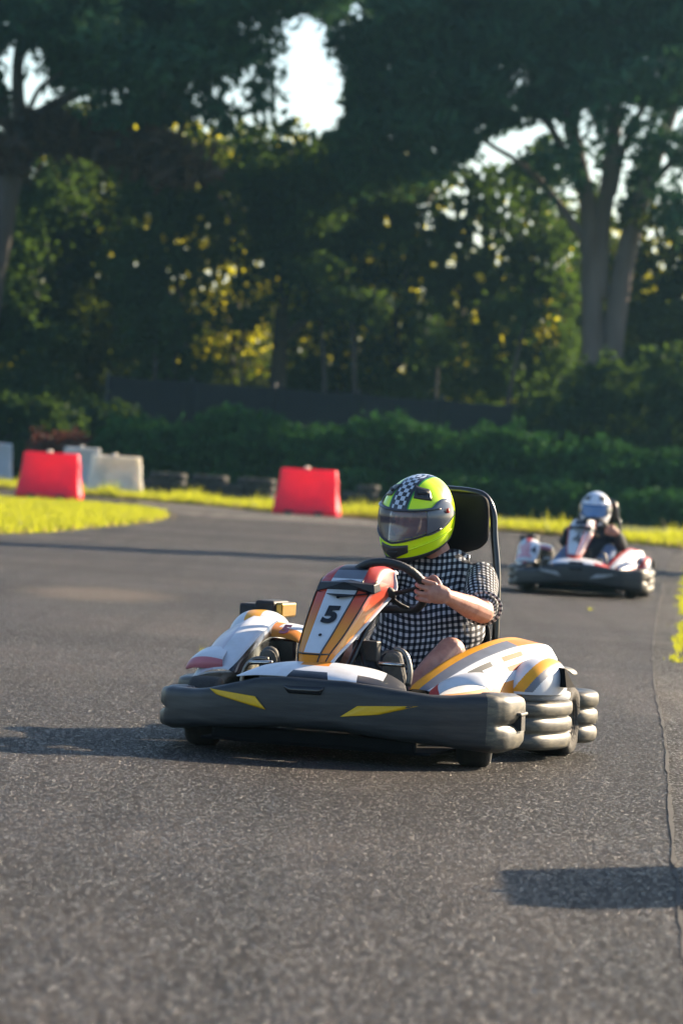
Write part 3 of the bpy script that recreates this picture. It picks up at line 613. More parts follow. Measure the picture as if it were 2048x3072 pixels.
bush(560, 482, 130, 115, 'leaf_hedge', 'low shrub at the hedge foot left of the second driver', 7000)
bush(660, 492, 110, 114, 'leaf_hedge', 'low shrub at the hedge foot right of the second driver', 6000)

# ------------------------------------------------------------------ grass blades
def blades(name, P, h, m='grass_blade', label=None, w=.018):
    n = len(P); a = RNG.uniform(0, 6.283, n); hh = h * RNG.uniform(.45, 1.25, n) * (1 + .5 * (RNG.uniform(size=n) > .93)); lean = RNG.normal(0, .28, (n, 2)) * hh[:, None]
    d = np.stack([np.cos(a), np.sin(a), np.zeros(n)], 1) * w * RNG.uniform(.6, 1.4, n)[:, None]
    tip = P.copy(); tip[:, :2] += lean; tip[:, 2] += hh
    V = np.stack([P - d, P + d, tip], 1).reshape(-1, 3)
    me = bpy.data.meshes.new(name); me.vertices.add(3 * n); me.vertices.foreach_set('co', np.ascontiguousarray(V.ravel(), dtype=np.float32)); me.loops.add(3 * n); me.loops.foreach_set('vertex_index', np.arange(3 * n, dtype=np.int32))
    me.polygons.add(n); me.polygons.foreach_set('loop_start', np.arange(0, 3 * n, 3, dtype=np.int32)); me.update(calc_edges=True)
    at_ = me.attributes.new('tint', 'FLOAT', 'FACE'); at_.data.foreach_set('value', RNG.uniform(0, 1, n).astype(np.float32))
    return tag(link(name, me, m, None, False), label, kind='stuff')
def strip(n, lo, hi, x0, x1):
    x = RNG.uniform(x0, x1, n); fx = [p[0] for p in far_edge]; fy = [p[1] for p in far_edge]
    y = np.interp(x, fx, fy) + .25 * np.sin(x * 2.1) + .15 * np.sin(x * 5.3 + 1) + lo + (hi - lo) * RNG.uniform(0, 1, n) ** 1.3
    return np.stack([x, y, np.full(n, -.02)], 1)
P = np.concatenate([strip(60000, -.1, 3.5, -16, 13), strip(30000, 3, 9, -16, 13)])
cl = -.35 + (np.sin(P[:, 0] * 3.1) + np.sin(P[:, 0] * 7.7 + P[:, 1]) + RNG.normal(0, .6, len(P)))
P1 = P[cl < .9]; P2 = P[cl >= .9]
blades('grass', P1, .17, label='sunlit rough grass along the far edge of the track', w=.02); blades('grass', P2, .27, label='taller grass tufts along the far edge of the track', w=.02)
isl = [ground(*p) for p in [(0, 533.5), (40, 532), (80, 528.5), (120, 524.5), (150, 521), (163, 517), (158, 513), (125, 509), (80, 505), (40, 503), (0, 501)]]
isl = [np.array([-26, 46, 0]), np.array([-9, 50, 0])] + isl + [np.array([-9, 98, 0]), np.array([-26, 104, 0])]
sheet('lawn_island', [tuple(p[:2]) for p in isl], .008, 'lawn')
def inpoly(x, y, poly):
    r = np.zeros(len(x), bool); n = len(poly)
    for i in range(n):
        (x1, y1), (x2, y2) = poly[i][:2], poly[(i + 1) % n][:2]
        c = ((y1 > y) != (y2 > y)) & (x < (x2 - x1) * (y - y1) / (y2 - y1 + 1e-9) + x1); r ^= c
    return r
n = 330000; x = RNG.uniform(-11.5, -2.8, n); y = RNG.uniform(46, 100, n); k = inpoly(x + RNG.normal(0, .06, n), y + RNG.normal(0, .25, n), isl) & (x > -.085 * y - .9) ; P = np.stack([x[k], y[k], np.zeros(k.sum())], 1)[:120000]
blades('grass', P, .10, label='short bright grass on the left infield island', w=.012)
blades('dry_grass', strip(16000, -.25, 1.2, -16, 13), .12, 'grass_dry', 'dry brown blades fraying the edge of the track', .016)
k2 = RNG.uniform(size=len(P)) < .0
n = 60000; x = RNG.uniform(-11.5, -2.8, n); y = RNG.uniform(46, 100, n); k = inpoly(x + RNG.normal(0, .12, n), y + RNG.normal(0, .5, n), isl) & (x > -.085 * y - .9); P = np.stack([x[k], y[k], np.zeros(k.sum())], 1)
blades('dry_grass', P, .07, 'grass_dry', 'dry blades scattered through the infield grass', .012)
# tufts by the joint at the right edge of the track
n = 4200; f = RNG.uniform(0, 1, n); ya = 27 + 33 * f; cl = np.sin(ya * 1.7) + np.sin(ya * .63 + 1) + RNG.normal(0, .5, n); ya = ya[cl > -.3]
xa = np.interp(ya, [27, 34, 42, 52, 60], [2.12, 2.72, 3.33, 4.15, 4.80]) + .0018 * ya + RNG.normal(0, .024, len(ya)) * (1 + .5 * np.sin(ya * 2.1))
blades('weeds', np.stack([xa, ya, np.full(len(xa), -.006)], 1), .028, label='yellow weeds growing in the joint at the right edge of the track', w=.005)
pp = []
for px, py, s, n in ((589, 610, .02, 40), (482, 604, .03, 30), (470, 657, .03, 24), (200, 653, .03, 14)):
    g = ground(px, py); pp.append(g + np.stack([RNG.normal(0, s * .5, n), RNG.normal(0, s * 2, n), np.zeros(n)], 1))
blades('weeds', np.concatenate(pp), .03, label='tiny green weeds poking through cracks in the asphalt', w=.002)

# ------------------------------------------------------------------ plastic water barriers
def barrier(px, base, w_px, h_px, Y, m, label, rot=0., ribs=True):
    c = ground(px, base); Y = Y or c[1]; s = Y / FPX; c = at(px, base, Y)
    w, h = w_px * s, h_px * s
    t = tag(empty('water_barrier', (float(c[0]), Y, 0), rot), label, 'barrier')
    RG = []
    for z, dx, dy in ((0, .50, .27), (.10, .505, .28), (.16, .495, .265), (.45, .465, .17), (.78, .445, .115), (.96, .435, .105), (1., .425, .095)):
        RG.append([(sx * dx * w, sy * dy * 1.0, z * h) for sx, sy in ((-1, -1), (-.55, -1.0), (-.12, -1), (.12, -1), (.55, -1), (1, -1), (1, 1), (.4, 1), (-.4, 1), (-1, 1))])
    for k, f in ((2, -.12), (3, .12)):
        for i in (2, 3, 4): RG[i][k] = (RG[i][k][0], RG[i][k][1] + .03, RG[i][k][2])
    V, F = rings(RG); fix(mesh('shell', V, F, m, t, smooth=True, bevel=.03))
    for sx in (-.03,):
        lathe_o = lathe('filler_cap', [(.055, 0), (.06, .01), (.055, .05), (.03, .055)], m if m != 'barrier_red' else 'barrier_white', t, 12); lathe_o.location = (sx * w, -.02, h * 1.0)
    for sx in (-.2, .2): box('foot', (sx * w - .12, -.285, -.0), (sx * w + .12, .285, .05), m, t, .01)
    for sx in (-.25, .22): box('fork_slot', (sx * w - .09, -.293, .0), (sx * w + .09, -.24, .075), 'matt_black', t, .01)
    prism('end_lug', [(w * .43, -.06, h * .45), (w * .47, -.06, h * .45), (w * .46, -.06, h * .8), (w * .42, -.06, h * .8)], (0, .12, 0), m, t, .005)
    prism('end_lug', [(-w * .47, -.06, h * .2), (-w * .52, -.06, h * .2), (-w * .50, -.06, h * .4), (-w * .46, -.06, h * .4)], (0, .12, 0), m, t, .005)
    return t
barrier(49, 500, 64, 46, 90.5, 'barrier_red', 'red plastic barrier standing on the grass at the left', R(-8))
barrier(306, 516, 65, 46, 90, 'barrier_red', 'red plastic barrier standing alone left of the lime helmet', R(-10))
barrier(114, 497, 56, 41, 102, 'barrier_white', 'dirty white plastic barrier just right of the left red one', R(10))
barrier(80, 490, 41, 43, 112, 'barrier_grey', 'pale grey barrier partly hidden behind the red and white ones', R(6))
barrier(-6, 484, 36, 41, 116, 'barrier_grey', 'pale grey barrier cut off by the left edge')

# ------------------------------------------------------------------ tyres stacked at the hedge foot
def tyre_mesh():
    pr = [(.20, -.09), (.23, -.10), (.28, -.095), (.305, -.07), (.31, 0), (.305, .07), (.28, .095), (.23, .10), (.20, .09), (.185, 0)]
    RG = [[(r * math.cos(a), r * math.sin(a), z) for r, z in pr] for a in [2 * math.pi * j / 28 for j in range(28)]]
    n = len(pr); V = [p for r in RG for p in r]; F = [(i * n + j, i * n + (j + 1) % n, ((i + 1) % 28) * n + (j + 1) % n, ((i + 1) % 28) * n + j) for i in range(28) for j in range(n)]
    return V, F
V, F = tyre_mesh(); t0 = None
for i, px in enumerate([148, 160, 175, 189, 202, 216, 232, 246, 262, 352, 366]):
    Yt = 114.2 + random.uniform(-.3, .3); xx = float(at(px, 500, Yt)[0])
    for k in range(3 if i % 3 else 2):
        if t0 is None: t0 = o = fix(mesh('old_tyre', V, F, 'tyre_rubber'))
        else: o = t0.copy(); C.objects.link(o)
        o.location = (xx + random.uniform(-.04, .04), Yt + random.uniform(-.04, .04), .1 + .2 * k)
        lev = ('bottom', 'middle', 'top')[k] if i % 3 else ('bottom', 'top')[k]
        ordn = ('first', 'second', 'third', 'fourth', 'fifth', 'sixth', 'seventh', 'eighth', 'last')
        where = f'{ordn[i]} stack right of the white barrier' if px < 270 else f"{'left' if px < 360 else 'right'} stack behind the lime helmet"
        tag(o, f"old black {lev} tyre of the {where}", 'tyre', 'old tyres stacked at the hedge foot')

# off to the side: unseen barrier and tree added to shadow the track
hb_ = .95; L_ = hb_ / math.tan(SUN_EL); bx, by = .47 + math.sin(SUN_AZ) * L_ + .10, 11.52 + math.cos(SUN_AZ) * L_
qx_, qy_ = px_of((bx, by, 0))
barrier(qx_, qy_, 1.12 / by * FPX, hb_ / by * FPX, by, 'barrier_white', 'unseen white barrier added past the right edge to cast a shadow', R(90))
cy_ = tag(empty('shadow_tree', (8.2, 57.0, 0)), 'unseen cypress-shaped tree added past the right edge to cast a shadow', 'tree')
tube('trunk', [(0, 0, 0), (0, 0, 3), (.05, 0, 7.5)], [.14, .1, .04], 'bark', cy_, 8)
P = crown_points([(0, 0, 1.8, 1.2, 1.2, 1.6), (0, 0, 3.6, 1.25, 1.25, 1.8), (0, 0, 5.4, 1.05, 1.05, 1.7), (0, 0, 7.0, .6, .6, 1.4)], 9000, 20, .12, .4, False); tag(quad_cloud('crown', P, .16, 'leaf_dark', cy_), kind='stuff')

# ------------------------------------------------------------------ low sun in dusty air
V, F = boxvf((-75, -12, -1.2), (75, 195, 26)); m = bpy.data.materials.new('haze_air'); m.use_nodes = True; m.node_tree.nodes.clear(); MATS['haze_air'] = m
pv = m.node_tree.nodes.new('ShaderNodeVolumePrincipled'); ov = m.node_tree.nodes.new('ShaderNodeOutputMaterial'); m.node_tree.links.new(pv.outputs[0], ov.inputs['Volume'])
pv.inputs['Density'].default_value = HAZE; pv.inputs['Color'].default_value = (.34, .70, .95, 1); pv.inputs['Anisotropy'].default_value = .60
hz = mesh('haze', V, F, 'haze_air', smooth=False); tag(hz, kind='stuff')
# ------------------------------------------------------------------ go-kart (local: x = driver's left, y = backwards, z up, metres)
FB = [(0, 0, .115, .305), (.12, .002, .117, .306), (.24, .012, .105, .296), (.36, .035, .095, .283), (.45, .07, .09, .275), (.52, .115, .082, .276), (.585, .155, .074, .284), (.645, .200, .068, .290), (.680, .26, .066, .290), (.690, .34, .067, .289), (.690, .45, .070, .286), (.675, .55, .08, .275), (.60, .60, .10, .255)]
FBx = [p[0] for p in FB]
def fb_at(s):                      # s: station index, signed
    k = abs(s); i = min(int(k), len(FB) - 2); f = k - i
    a, b = FB[i], FB[i + 1]; v = [a[j] * (1 - f) + b[j] * f for j in range(4)]
    zt = v[3] - (.062 * min(1, max(0, (v[0] - .22) / .40)) if s < 0 else 0)
    return (v[0] + .012 if s > 0 else -v[0] * .968 + .012, v[1], v[2], zt)
def face_y(x, z):                  # outer surface of the fairing for |x| < .6
    y = float(np.interp(abs(x), [p[0] for p in FB[:8]], [p[1] for p in FB[:8]])); zb = float(np.interp(abs(x), [p[0] for p in FB[:8]], [p[2] for p in FB[:8]])); zt = float(np.interp(abs(x), [p[0] for p in FB[:8]], [p[3] for p in FB[:8]])) - (.062 * min(1, max(0, (-x - .22) / .40)))
    f = (z - zb) / (zt - zb); return y - bump_prof(f)
def bump_prof(f): return float(np.interp(f, [0, .06, .12, .5, .88, .94, 1], [-.012, .003, .010, .013, .010, .004, -.010]))
def front_bumper(root, m='bumper_black'):
    n = (len(FB) - 1) * 3; RG = []; S = [i / 3 for i in range(-n, n + 1)]
    for s in S:
        x, y, zb, zt = fb_at(s); e = .05; a = fb_at(max(-len(FB) + 1, s - e)); b = fb_at(min(len(FB) - 1, s + e))
        tx, ty = b[0] - a[0], b[1] - a[1]; l = math.hypot(tx, ty); nx, ny = ty / l, -tx / l
        if ny > 0 and abs(x) < .5: nx, ny = -nx, -ny
        lob = min(1, max(0, (abs(s) - 6.3) / 1.6)); ring = []
        pts = [(0, 0), (.06, .6), (.12, 1), (.24, 1), (.36, 1), (.43, 1), (.47, 1), (.51, 1), (.60, 1), (.74, 1), (.85, 1), (.94, .8), (1, 0)]
        for f, _ in pts:
            o = bump_prof(f) - (.012 * lob if f in (0, 1) else 0)
            groove = .026 * math.exp(-((f - .47) / .04) ** 2) * min(1, max(0, (abs(s) - 7.1) / .7))
            rnd = .006 * lob * (1 - min(1, abs(f - .25) / .25) ** 4 if f < .5 else 1 - min(1, abs(f - .75) / .27) ** 4)
            ring.append((x + nx * (o + rnd - groove), y + ny * (o + rnd - groove), zb + f * (zt - zb)))
        th = .05 + .05 * lob
        for f in (1, .85, .15, 0): ring.append((x + .018 * 0 - nx * (th if f in (1, 0) else th + .02), y - ny * (th if f in (1, 0) else th + .02), zb + f * (zt - zb)))
        RG.append(ring)
    V, F = rings(RG); nr = len(RG[0]); MI = []
    for f in F: MI.append(1 if abs(V[f[0]][0]) > .640 else 0)
    o = fix(mesh('front_bumper', V, F, [m, 'bumper_side'], root)); o.data.polygons.foreach_set('material_index', MI)
    return o
def surf_patch(name, quad, m, root, n=12, mm=4, off=.0060):
    # quad of (x, z) corners laid onto the fairing face
    a, b, c, d = [Vector((p[0], p[1])) for p in quad]; V, F = [], []
    for i in range(n + 1):
        for j in range(mm + 1):
            u, v = i / n, j / mm; p = (a * (1 - u) + b * u) * (1 - v) + (d * (1 - u) + c * u) * v
            V.append((p.x, face_y(p.x, p.y) - off, p.y))
            if i and j: q = i * (mm + 1) + j; F.append((q, q - 1, q - mm - 2, q - mm - 1))
    return fix(mesh(name, V, F, m, root, thick=.0015))
def scallop(name, path, z0, z1, m, root, nl=3, depth=.075, amp=.022, k=5):
    P = catmull([(p[0], p[1], 0) for p in path], k); RG = []
    for i, p in enumerate(P):
        t = (P[min(i + 1, len(P) - 1)] - P[max(i - 1, 0)]).normalized(); nx, ny = t.y, -t.x
        ring = []
        for j in range(nl * 8 + 1):
            f = j / (nl * 8); ph = (f * nl) % 1 if f < 1 else 1; o = amp * (abs(math.sin(math.pi * f * nl)) ** .33)
            ring.append((p.x + nx * o, p.y + ny * o, z0 + f * (z1 - z0)))
        for f in (1, .5, 0): ring.append((p.x - nx * depth, p.y - ny * depth, z0 + f * (z1 - z0)))
        RG.append(ring)
    V, F = rings(RG); return fix(mesh(name, V, F, m, root))
def grid_panel(name, rows, m, root, mi=None, thick=.006, sub=2, kx=1):
    nr, nc = len(rows), len(rows[0]); V = [tuple(p) for r in rows for p in r]
    F, MI = [], []
    for i in range(nr - 1):
        for j in range(nc - 1):
            F.append((i * nc + j, i * nc + j + 1, (i + 1) * nc + j + 1, (i + 1) * nc + j)); MI.append(mi(i, j) if callable(mi) else (mi[j] if mi else 0))
    o = mesh(name, V, F, m, root, mi=MI); fix(o)
    s = o.modifiers.new('solid', 'SOLIDIFY'); s.thickness = thick; s.offset = 0
    if sub:
        s = o.modifiers.new('sub', 'SUBSURF'); s.levels = sub; s.render_levels = sub
    return o
def lerp_rows(rows, k):
    out = []
    for j in range(len(rows[0])):
        out.append(catmull([r[j] for r in rows], k))
    return [[c[i] for c in out] for i in range(len(out[0]))]

def wheel(root, x, y, r, w, turn=0.):
    g = empty('wheel', (x, y, r), turn); g.parent = root
    pr = [(r * .52, -w * .42), (r * .72, -w * .5), (r * .90, -w * .5), (r * .985, -w * .40), (r, -w * .2), (r, w * .2), (r * .985, w * .40), (r * .90, w * .5), (r * .72, w * .5), (r * .52, w * .42)]
    RG = [[(h, q * math.cos(a), q * math.sin(a)) for q, h in pr] for a in [2 * math.pi * j / 32 for j in range(32)]]
    RG.append(RG[0]); V, F = rings(RG, closed=True, cap=False); fix(mesh('tyre', V, F, 'tyre_rubber', g))
    lathe('rim', [(0, -w * .1), (r * .2, -w * .12), (r * .25, -w * .3), (r * .48, -w * .36), (r * .54, -w * .43), (r * .54, w * .43), (r * .48, w * .36), (r * .25, w * .3), (r * .2, w * .12), (0, w * .1)], 'steel', g, 24, 'x')
    return g

NP = [  # nose panel stations: (centre x, y, z, outer half width, inner half width, side depth)
    (-.064, .190, .335, .046, .030, .03), (-.066, .232, .388, .064, .034, .05), (-.055, .30, .455, .082, .042, .08), (-.045, .37, .525, .094, .050, .12), (-.036, .43, .585, .102, .056, .16), (-.027, .485, .640, .108, .062, .20), (-.022, .52, .672, .109, .063, .20)]
def nose(root, number, cols, sh=.12):
    white, grad1, grad2, low, top1, top2, rim = cols
    rows = []
    for cx, y, z, w, wi, d in NP:
        rows.append([(cx - w + .012, y + d, z - d * .12), (cx - w, y + .03, z + .002), (cx - wi, y, z), (cx + wi, y, z), (cx + w, y + .03, z + .002), (cx + w + .012 + d * .08, y + d, z - d * .12)])
    rows += [[(-.118, .72, .690), (-.112, .60, .697), (-.076, .565, .705), (.046, .565, .712), (.082, .60, .706), (.104, .72, .698)],
             [(-.105, .74, .700), (-.095, .66, .716), (-.07, .62, .724), (.045, .62, .730), (.085, .66, .722), (.112, .74, .706)],
             [(-.095, .76, .690), (-.08, .72, .715), (-.06, .70, .725), (.05, .70, .732), (.09, .72, .722), (.112, .76, .700)]]
    mats = [white, grad1, grad2, low, top1, top2, rim]
    def mi(i, j):
        if i == 0: return 3
        if i < 6:
            if j == 2: return 0
            if j in (1, 3): return 1
            return 1
        return {0: 2, 1: 2, 2: 4, 3: 2, 4: 2}[j] if i > 6 else {0: 2, 1: 2, 2: 5, 3: 2, 4: 2}[j]
    o = grid_panel('nose_panel', rows, mats, root, mi, .008, 2)
    # keep edges crisp
    cl = o.data.attributes.new('crease_edge', 'FLOAT', 'EDGE')
    nc = 6
    for e in o.data.edges:
        a, b = e.vertices; ja, jb = a % nc, b % nc
        if ja == jb and ja in (1, 2, 3, 4): cl.data[e.index].value = .75
    # dark joint lines along the bevels
    for j, nm in ((1, 'seam'), (2, 'seam'), (3, 'seam'), (4, 'seam')):
        if j in (2,): continue
        tube('seam', [Vector(rows[i][j]) + Vector((0, -.004, .002)) for i in range(0, 7)], .0028 if number == '5' else .006, 'decal_black' if number == '5' else 'body_red', o, 6, 3)
    tube('seam', [Vector(rows[1][j]) + Vector((0, -.005, .0)) for j in (1, 2, 3, 4)], .0035, 'decal_black', o, 6, 1)
    # white trailing rim on the left flank
    tube('rim_strip', [Vector(rows[i][5]) for i in range(0, 8)] + [Vector(rows[8][5])], .010, rim, o, 8, 3, .45, (0, 1, 0))
    # black visor lip
    lip = [(-.136, .485, .620), (-.128, .490, .656), (-.010, .425, .664), (.092, .490, .658), (.096, .490, .624), (-.018, .408, .605)]
    prism('visor_lip', lip, (0, .10, .010), 'body_navy', root, .003)
    c0, c1 = Vector(NP[2][:3]), Vector(NP[4][:3]); up = (c1 - c0); xd = Vector((1, 0, .03)); nrm = xd.cross(up).normalized()
    mid = Vector((-.044, .372, .530)) ; off = nrm * (.0075 if number == '5' else .013)
    glyph('number', number, .082 if number == '5' else .135, mid + off, xd, up, 'decal_black', root, .006 if number == '5' else -.001, sh if number == '5' else 0)
    if number == '5':
        for f in (.565, -.62):
            c = mid + up * f * .93 + off; u = up.normalized(); ring = [c + (xd.normalized() * math.cos(a) + u * math.sin(a)) * .0065 for a in [k * .628 for k in range(10)]]
            prism('bolt', ring, nrm * .002, 'decal_black', root)
        for k, (dx, dz) in enumerate(((.030, .6), (.033, .35))):
            pass
    tube('bolt', [(.045, .62, .725), (.045, .62, .742)], .012, 'steel', root, 10)
    return o

def side_pod_left(root, c):
    white, stripe, mid, accent, dark = c
    Y = [.47, .60, .75, .90, 1.05, 1.20, 1.33]
    A = [(.255, .272), (.31, .340), (.36, .398), (.415, .440), (.455, .466), (.485, .470), (.505, .455)]
    B = [(.30, .271), (.35, .337), (.40, .392), (.450, .432), (.495, .458), (.525, .462), (.545, .448)]
    Cc = [(.335, .267), (.395, .326), (.447, .378), (.498, .415), (.543, .440), (.59, .450), (.61, .438)]
    D = [(.375, .256), (.455, .272), (.520, .300), (.560, .325), (.597, .350), (.625, .398), (.645, .385)]
    E_ = [(.385, .240), (.475, .236), (.545, .236), (.59, .236), (.625, .236), (.65, .236), (.665, .236)]
    I0 = [(.25, .24), (.30, .25), (.345, .26), (.39, .26), (.43, .26), (.46, .26), (.48, .26)]
    rows = [[(p[0], y, p[1]) for p in r] for y, r in zip(Y, zip(I0, A, B, Cc, D, E_))]
    rows = lerp_rows(rows, 2)
    rows = [r[:4] + [Vector(r[3]).lerp(Vector(r[4]), q) for q in (.18, .40, .58, .80)] + r[4:] for r in rows]
    def mi(i, j):
        if j == 0: return 4
        if j == 1: return 1
        if j == 2: return 2 if i < 8 else 3
        if j < 8:
            if i in (6, 7) and j in (4, 6): return 5
            if (i == 3 and j in (4, 5)) or (i == 4 and j == 4) or (i == 2 and j == 5): return 6
            return 0
        return 3 if i < 8 else 0
    o = grid_panel('side_pod', rows, [white, stripe, mid, accent, dark, 'decal_orange' if stripe == 'body_amber' else 'body_red', 'decal_grey'], root, mi, .006, 2)
    cl = o.data.attributes.new('crease_edge', 'FLOAT', 'EDGE')
    for e in o.data.edges:
        a, b = e.vertices
        if a % 10 == b % 10 and a % 10 in (1, 2, 3): cl.data[e.index].value = .8
    return o
def dome(name, cx, cy, z0, rx, ry, rz, m, root, mi=None, x_bias=0.):
    rows = []; nu, nv = 200, 64
    for j in range(nv + 1):
        e = math.pi / 2 * j / nv; r = []
        for i in range(nu):
            a = 2 * math.pi * i / nu; r.append((cx + rx * math.cos(a) * math.cos(e) ** .8 + x_bias * math.sin(e), cy + ry * math.sin(a) * math.cos(e) ** .8, z0 + rz * math.sin(e)))
        rows.append(r)
    V, F = rings(rows, True, False); MI = []
    for f in F:
        c = sum((Vector(V[k]) for k in f), Vector()) / len(f); MI.append(mi((c.x - cx) / rx, (c.y - cy) / ry, (c.z - z0) / rz) if mi else 0)
    o = mesh(name, V, F, m, root, mi=MI); fix(o); return o

def make_kart(number, P):
    k = empty('go_kart')
    front_bumper(k)
    sy = P['sticker']
    def Kz(a, b, y=0.): p = K(a, b, y); return (p[0], p[2])
    surf_patch('sticker', [Kz(206, 688.4, .0), Kz(255, 696.2, 0), Kz(266, 709.6, 0), Kz(214, 694.5, 0)], sy, k)
    surf_patch('sticker', [Kz(340.5, 716.6), Kz(357.6, 705.9), Kz(418.5, 706.2, .05), Kz(379.6, 714.6, .02)], sy, k)
    surf_patch('vent', [Kz(283, 685), Kz(325, 687), Kz(321, 695), Kz(289, 693)], 'gloss_black', k, 8, 2)
    # square socket near the end of each bumper horn, dark inside
    for s in (1, -1):
      z_ = 0 if s > 0 else -.035; s = s if s > 0 else -.945
      if True:
        prism('slot', [(s * .722 + .012, .37, .150 + z_), (s * .722 + .012, .43, .150 + z_), (s * .720 + .012, .43, .205 + z_), (s * .720 + .012, .37, .205 + z_)], (-s * .06, 0, 0), 'matt_black', k)
        prism('slot_lip', [(s * .728 + .012 , .34, .207 + z_), (s * .722 + .012, .47, .207 + z_), (s * .720 + .012, .47, .219 + z_), (s * .726 + .012, .34, .219 + z_)], (-s * .05, 0, 0), 'bumper_side', k, .004)
    # cowl between bumper and nose panel
    cw = P['cowl']
    rows = [[(-.33, .06, .285), (-.24, .03, .303), (-.11, .02, .306), (.078, .02, .305), (.17, .03, .302), (.26, .05, .292), (.36, .09, .270)],
            [(-.30, .10, .300), (-.235, .09, .330), (-.082, .055, .330), (.050, .055, .330), (.16, .09, .328), (.25, .11, .312), (.34, .14, .280)],
            [(-.27, .18, .315), (-.225, .20, .352), (-.070, .13, .346), (.020, .13, .348), (.15, .20, .350), (.235, .22, .330), (.31, .24, .290)],
            [(-.24, .30, .30), (-.20, .28, .348), (-.09, .24, .362), (.01, .24, .364), (.14, .28, .352), (.21, .32, .335), (.28, .34, .295)]]
    mi = lambda i, j: 2 if (j == 2 and i == 0) else (1 if (j == 2 and i == 2) else (3 if j == 5 or (j == 4 and i == 0) else 0))
    grid_panel('nose_cowl', rows, [cw, P['low'], 'gloss_black', 'body_navy' if number == '5' else 'body_red'], k, mi, .006, 2)
    if number == '5':
        surf = None
    nose(k, number, P['nose'])
    # left pod, its front flap, rear fender, skirts
    side_pod_left(k, P['pod'])
    rows = []
    for t_, (x, y, z, w) in enumerate([(.355, .40, .272, .02), (.385, .43, .305, .05), (.43, .46, .335, .07), (.495, .49, .352, .08), (.555, .52, .345, .08), (.575, .54, .318, .07)]):
        rows.append([(x + .02, y - w - .01, z - .042), (x, y - w * .6, z - .004), (x + .01, y + w * .5, z + .004), (x + .015, y + w * 1.5, z - .010)])
    grid_panel('front_flap', rows, P['flap'], k, lambda i, j: 1 if i == 0 else 0, .006, 2)
    fm = P['fender']
    def fmi(u, v, w):
        if w < .08: return 3
        q = u - .75 * w
        return 1 if -.30 < q < .10 else (2 if .10 <= q < .36 else 0)
    dome('rear_fender', .598, 1.12, .262, .122, .245, .140, fm, k, fmi, .03)
    prism('fender_vent', [K(554.3, 667, 1.10), K(564.5, 686, 1.14), K(556, 686.5, 1.07)], (.05, -.05, .0), 'flat_black', k)
    scallop('skirt', [(.53, .93), (.60, .95), (.675, 1.03), (.712, 1.15), (.705, 1.28), (.66, 1.34)], .234, .268, fm[0] if number == '4' else 'barrier_grey', k, 1, .07, .010)
    scallop('side_bumper', [(.54, .86), (.60, .86), (.672, .93), (.712, 1.08), (.715, 1.22), (.69, 1.33), (.62, 1.38)], .045, .234, 'bumper_side', k, 3, .08, .020)
    scallop('side_bumper', [(-.62, 1.38), (-.70, 1.33), (-.735, 1.20), (-.745, 1.0), (-.735, .80), (-.70, .68), (-.62, .64)], .045, .245, 'bumper_side', k, 3, .08, .026)
    scallop('rear_bumper', [(.58, 1.58), (.66, 1.56), (.705, 1.62), (.712, 1.72), (.68, 1.82), (.60, 1.87), (.3, 1.88), (0, 1.885), (-.3, 1.88), (-.60, 1.87), (-.69, 1.80), (-.715, 1.70), (-.66, 1.58)], .045, .255, 'bumper_side', k, 3, .075, .024)
    for z in (.215, .145):
        prism('slot', [(.735, 1.66, z - .012), (.735, 1.70, z - .012), (.735, 1.70, z + .014), (.735, 1.66, z + .014)], (-.03, 0, 0), 'matt_black', k)
    grid_panel('rear_fin', [[(.60, 1.42, .350), (.60, 1.55, .352)], [(.64, 1.46, .350), (.64, 1.57, .352)], [(.665, 1.49, .335), (.665, 1.59, .338)], [(.672, 1.50, .318), (.672, 1.60, .32)]], 'bumper_side', k, None, .010, 2)
    tube('bracket', [(.63, 1.50, .345), (.62, 1.54, .26), (.58, 1.60, .2)], .012, 'frame_black', k, 8, 3)
    # right (engine side) pod
    rows = []
    for y, a, b, c_, d, e in [(.53, (-.46, .27), (-.475, .288), (-.555, .285), (-.60, .262), (-.63, .245)), (.62, (-.44, .27), (-.457, .345), (-.545, .352), (-.615, .31), (-.655, .25)), (.75, (-.43, .27), (-.448, .400), (-.54, .412), (-.635, .35), (-.68, .255)),
                              (.90, (-.43, .27), (-.455, .440), (-.545, .458), (-.655, .385), (-.70, .26)), (1.05, (-.44, .27), (-.475, .462), (-.560, .478), (-.67, .41), (-.715, .26)), (1.20, (-.46, .27), (-.495, .474), (-.585, .484), (-.69, .425), (-.725, .26)), (1.34, (-.48, .27), (-.51, .465), (-.60, .470), (-.70, .41), (-.725, .26))]:
        rows.append([(q[0], y, q[1]) for q in (a, b, c_, d, e)])
    o = grid_panel('side_pod', rows, P['podR'], k, lambda i, j: [0, 1, 3, 2][j], .007, 2)
    cl = o.data.attributes.new('crease_edge', 'FLOAT', 'EDGE')
    for e in o.data.edges:
        a, b = e.vertices
        if a % 5 == b % 5 and a % 5 in (1, 2, 3): cl.data[e.index].value = .85
    rows = [[(-.50, .56, .285), (-.515, .52, .325), (-.515, .66, .365)], [(-.57, .54, .285), (-.585, .52, .338), (-.585, .70, .375)], [(-.645, .56, .285), (-.655, .55, .325), (-.655, .74, .360)], [(-.68, .60, .268), (-.685, .60, .29), (-.685, .78, .32)]]
    grid_panel('front_flap', rows, P['flapR'], k, lambda i, j: 1 if j == 0 else 0, .006, 2)
    dome('rear_fender', -.585, 1.28, .37, .125, .22, .135, fm, k, lambda u, v, w: 1 if (.0 < u + w * .3 < .5) else 0, .0)
    # inner engine side: black box with coloured lid, intake box behind
    box('battery_box', (-.50, 1.02, .20), (-.36, 1.22, .405), 'gloss_black', k, .012)
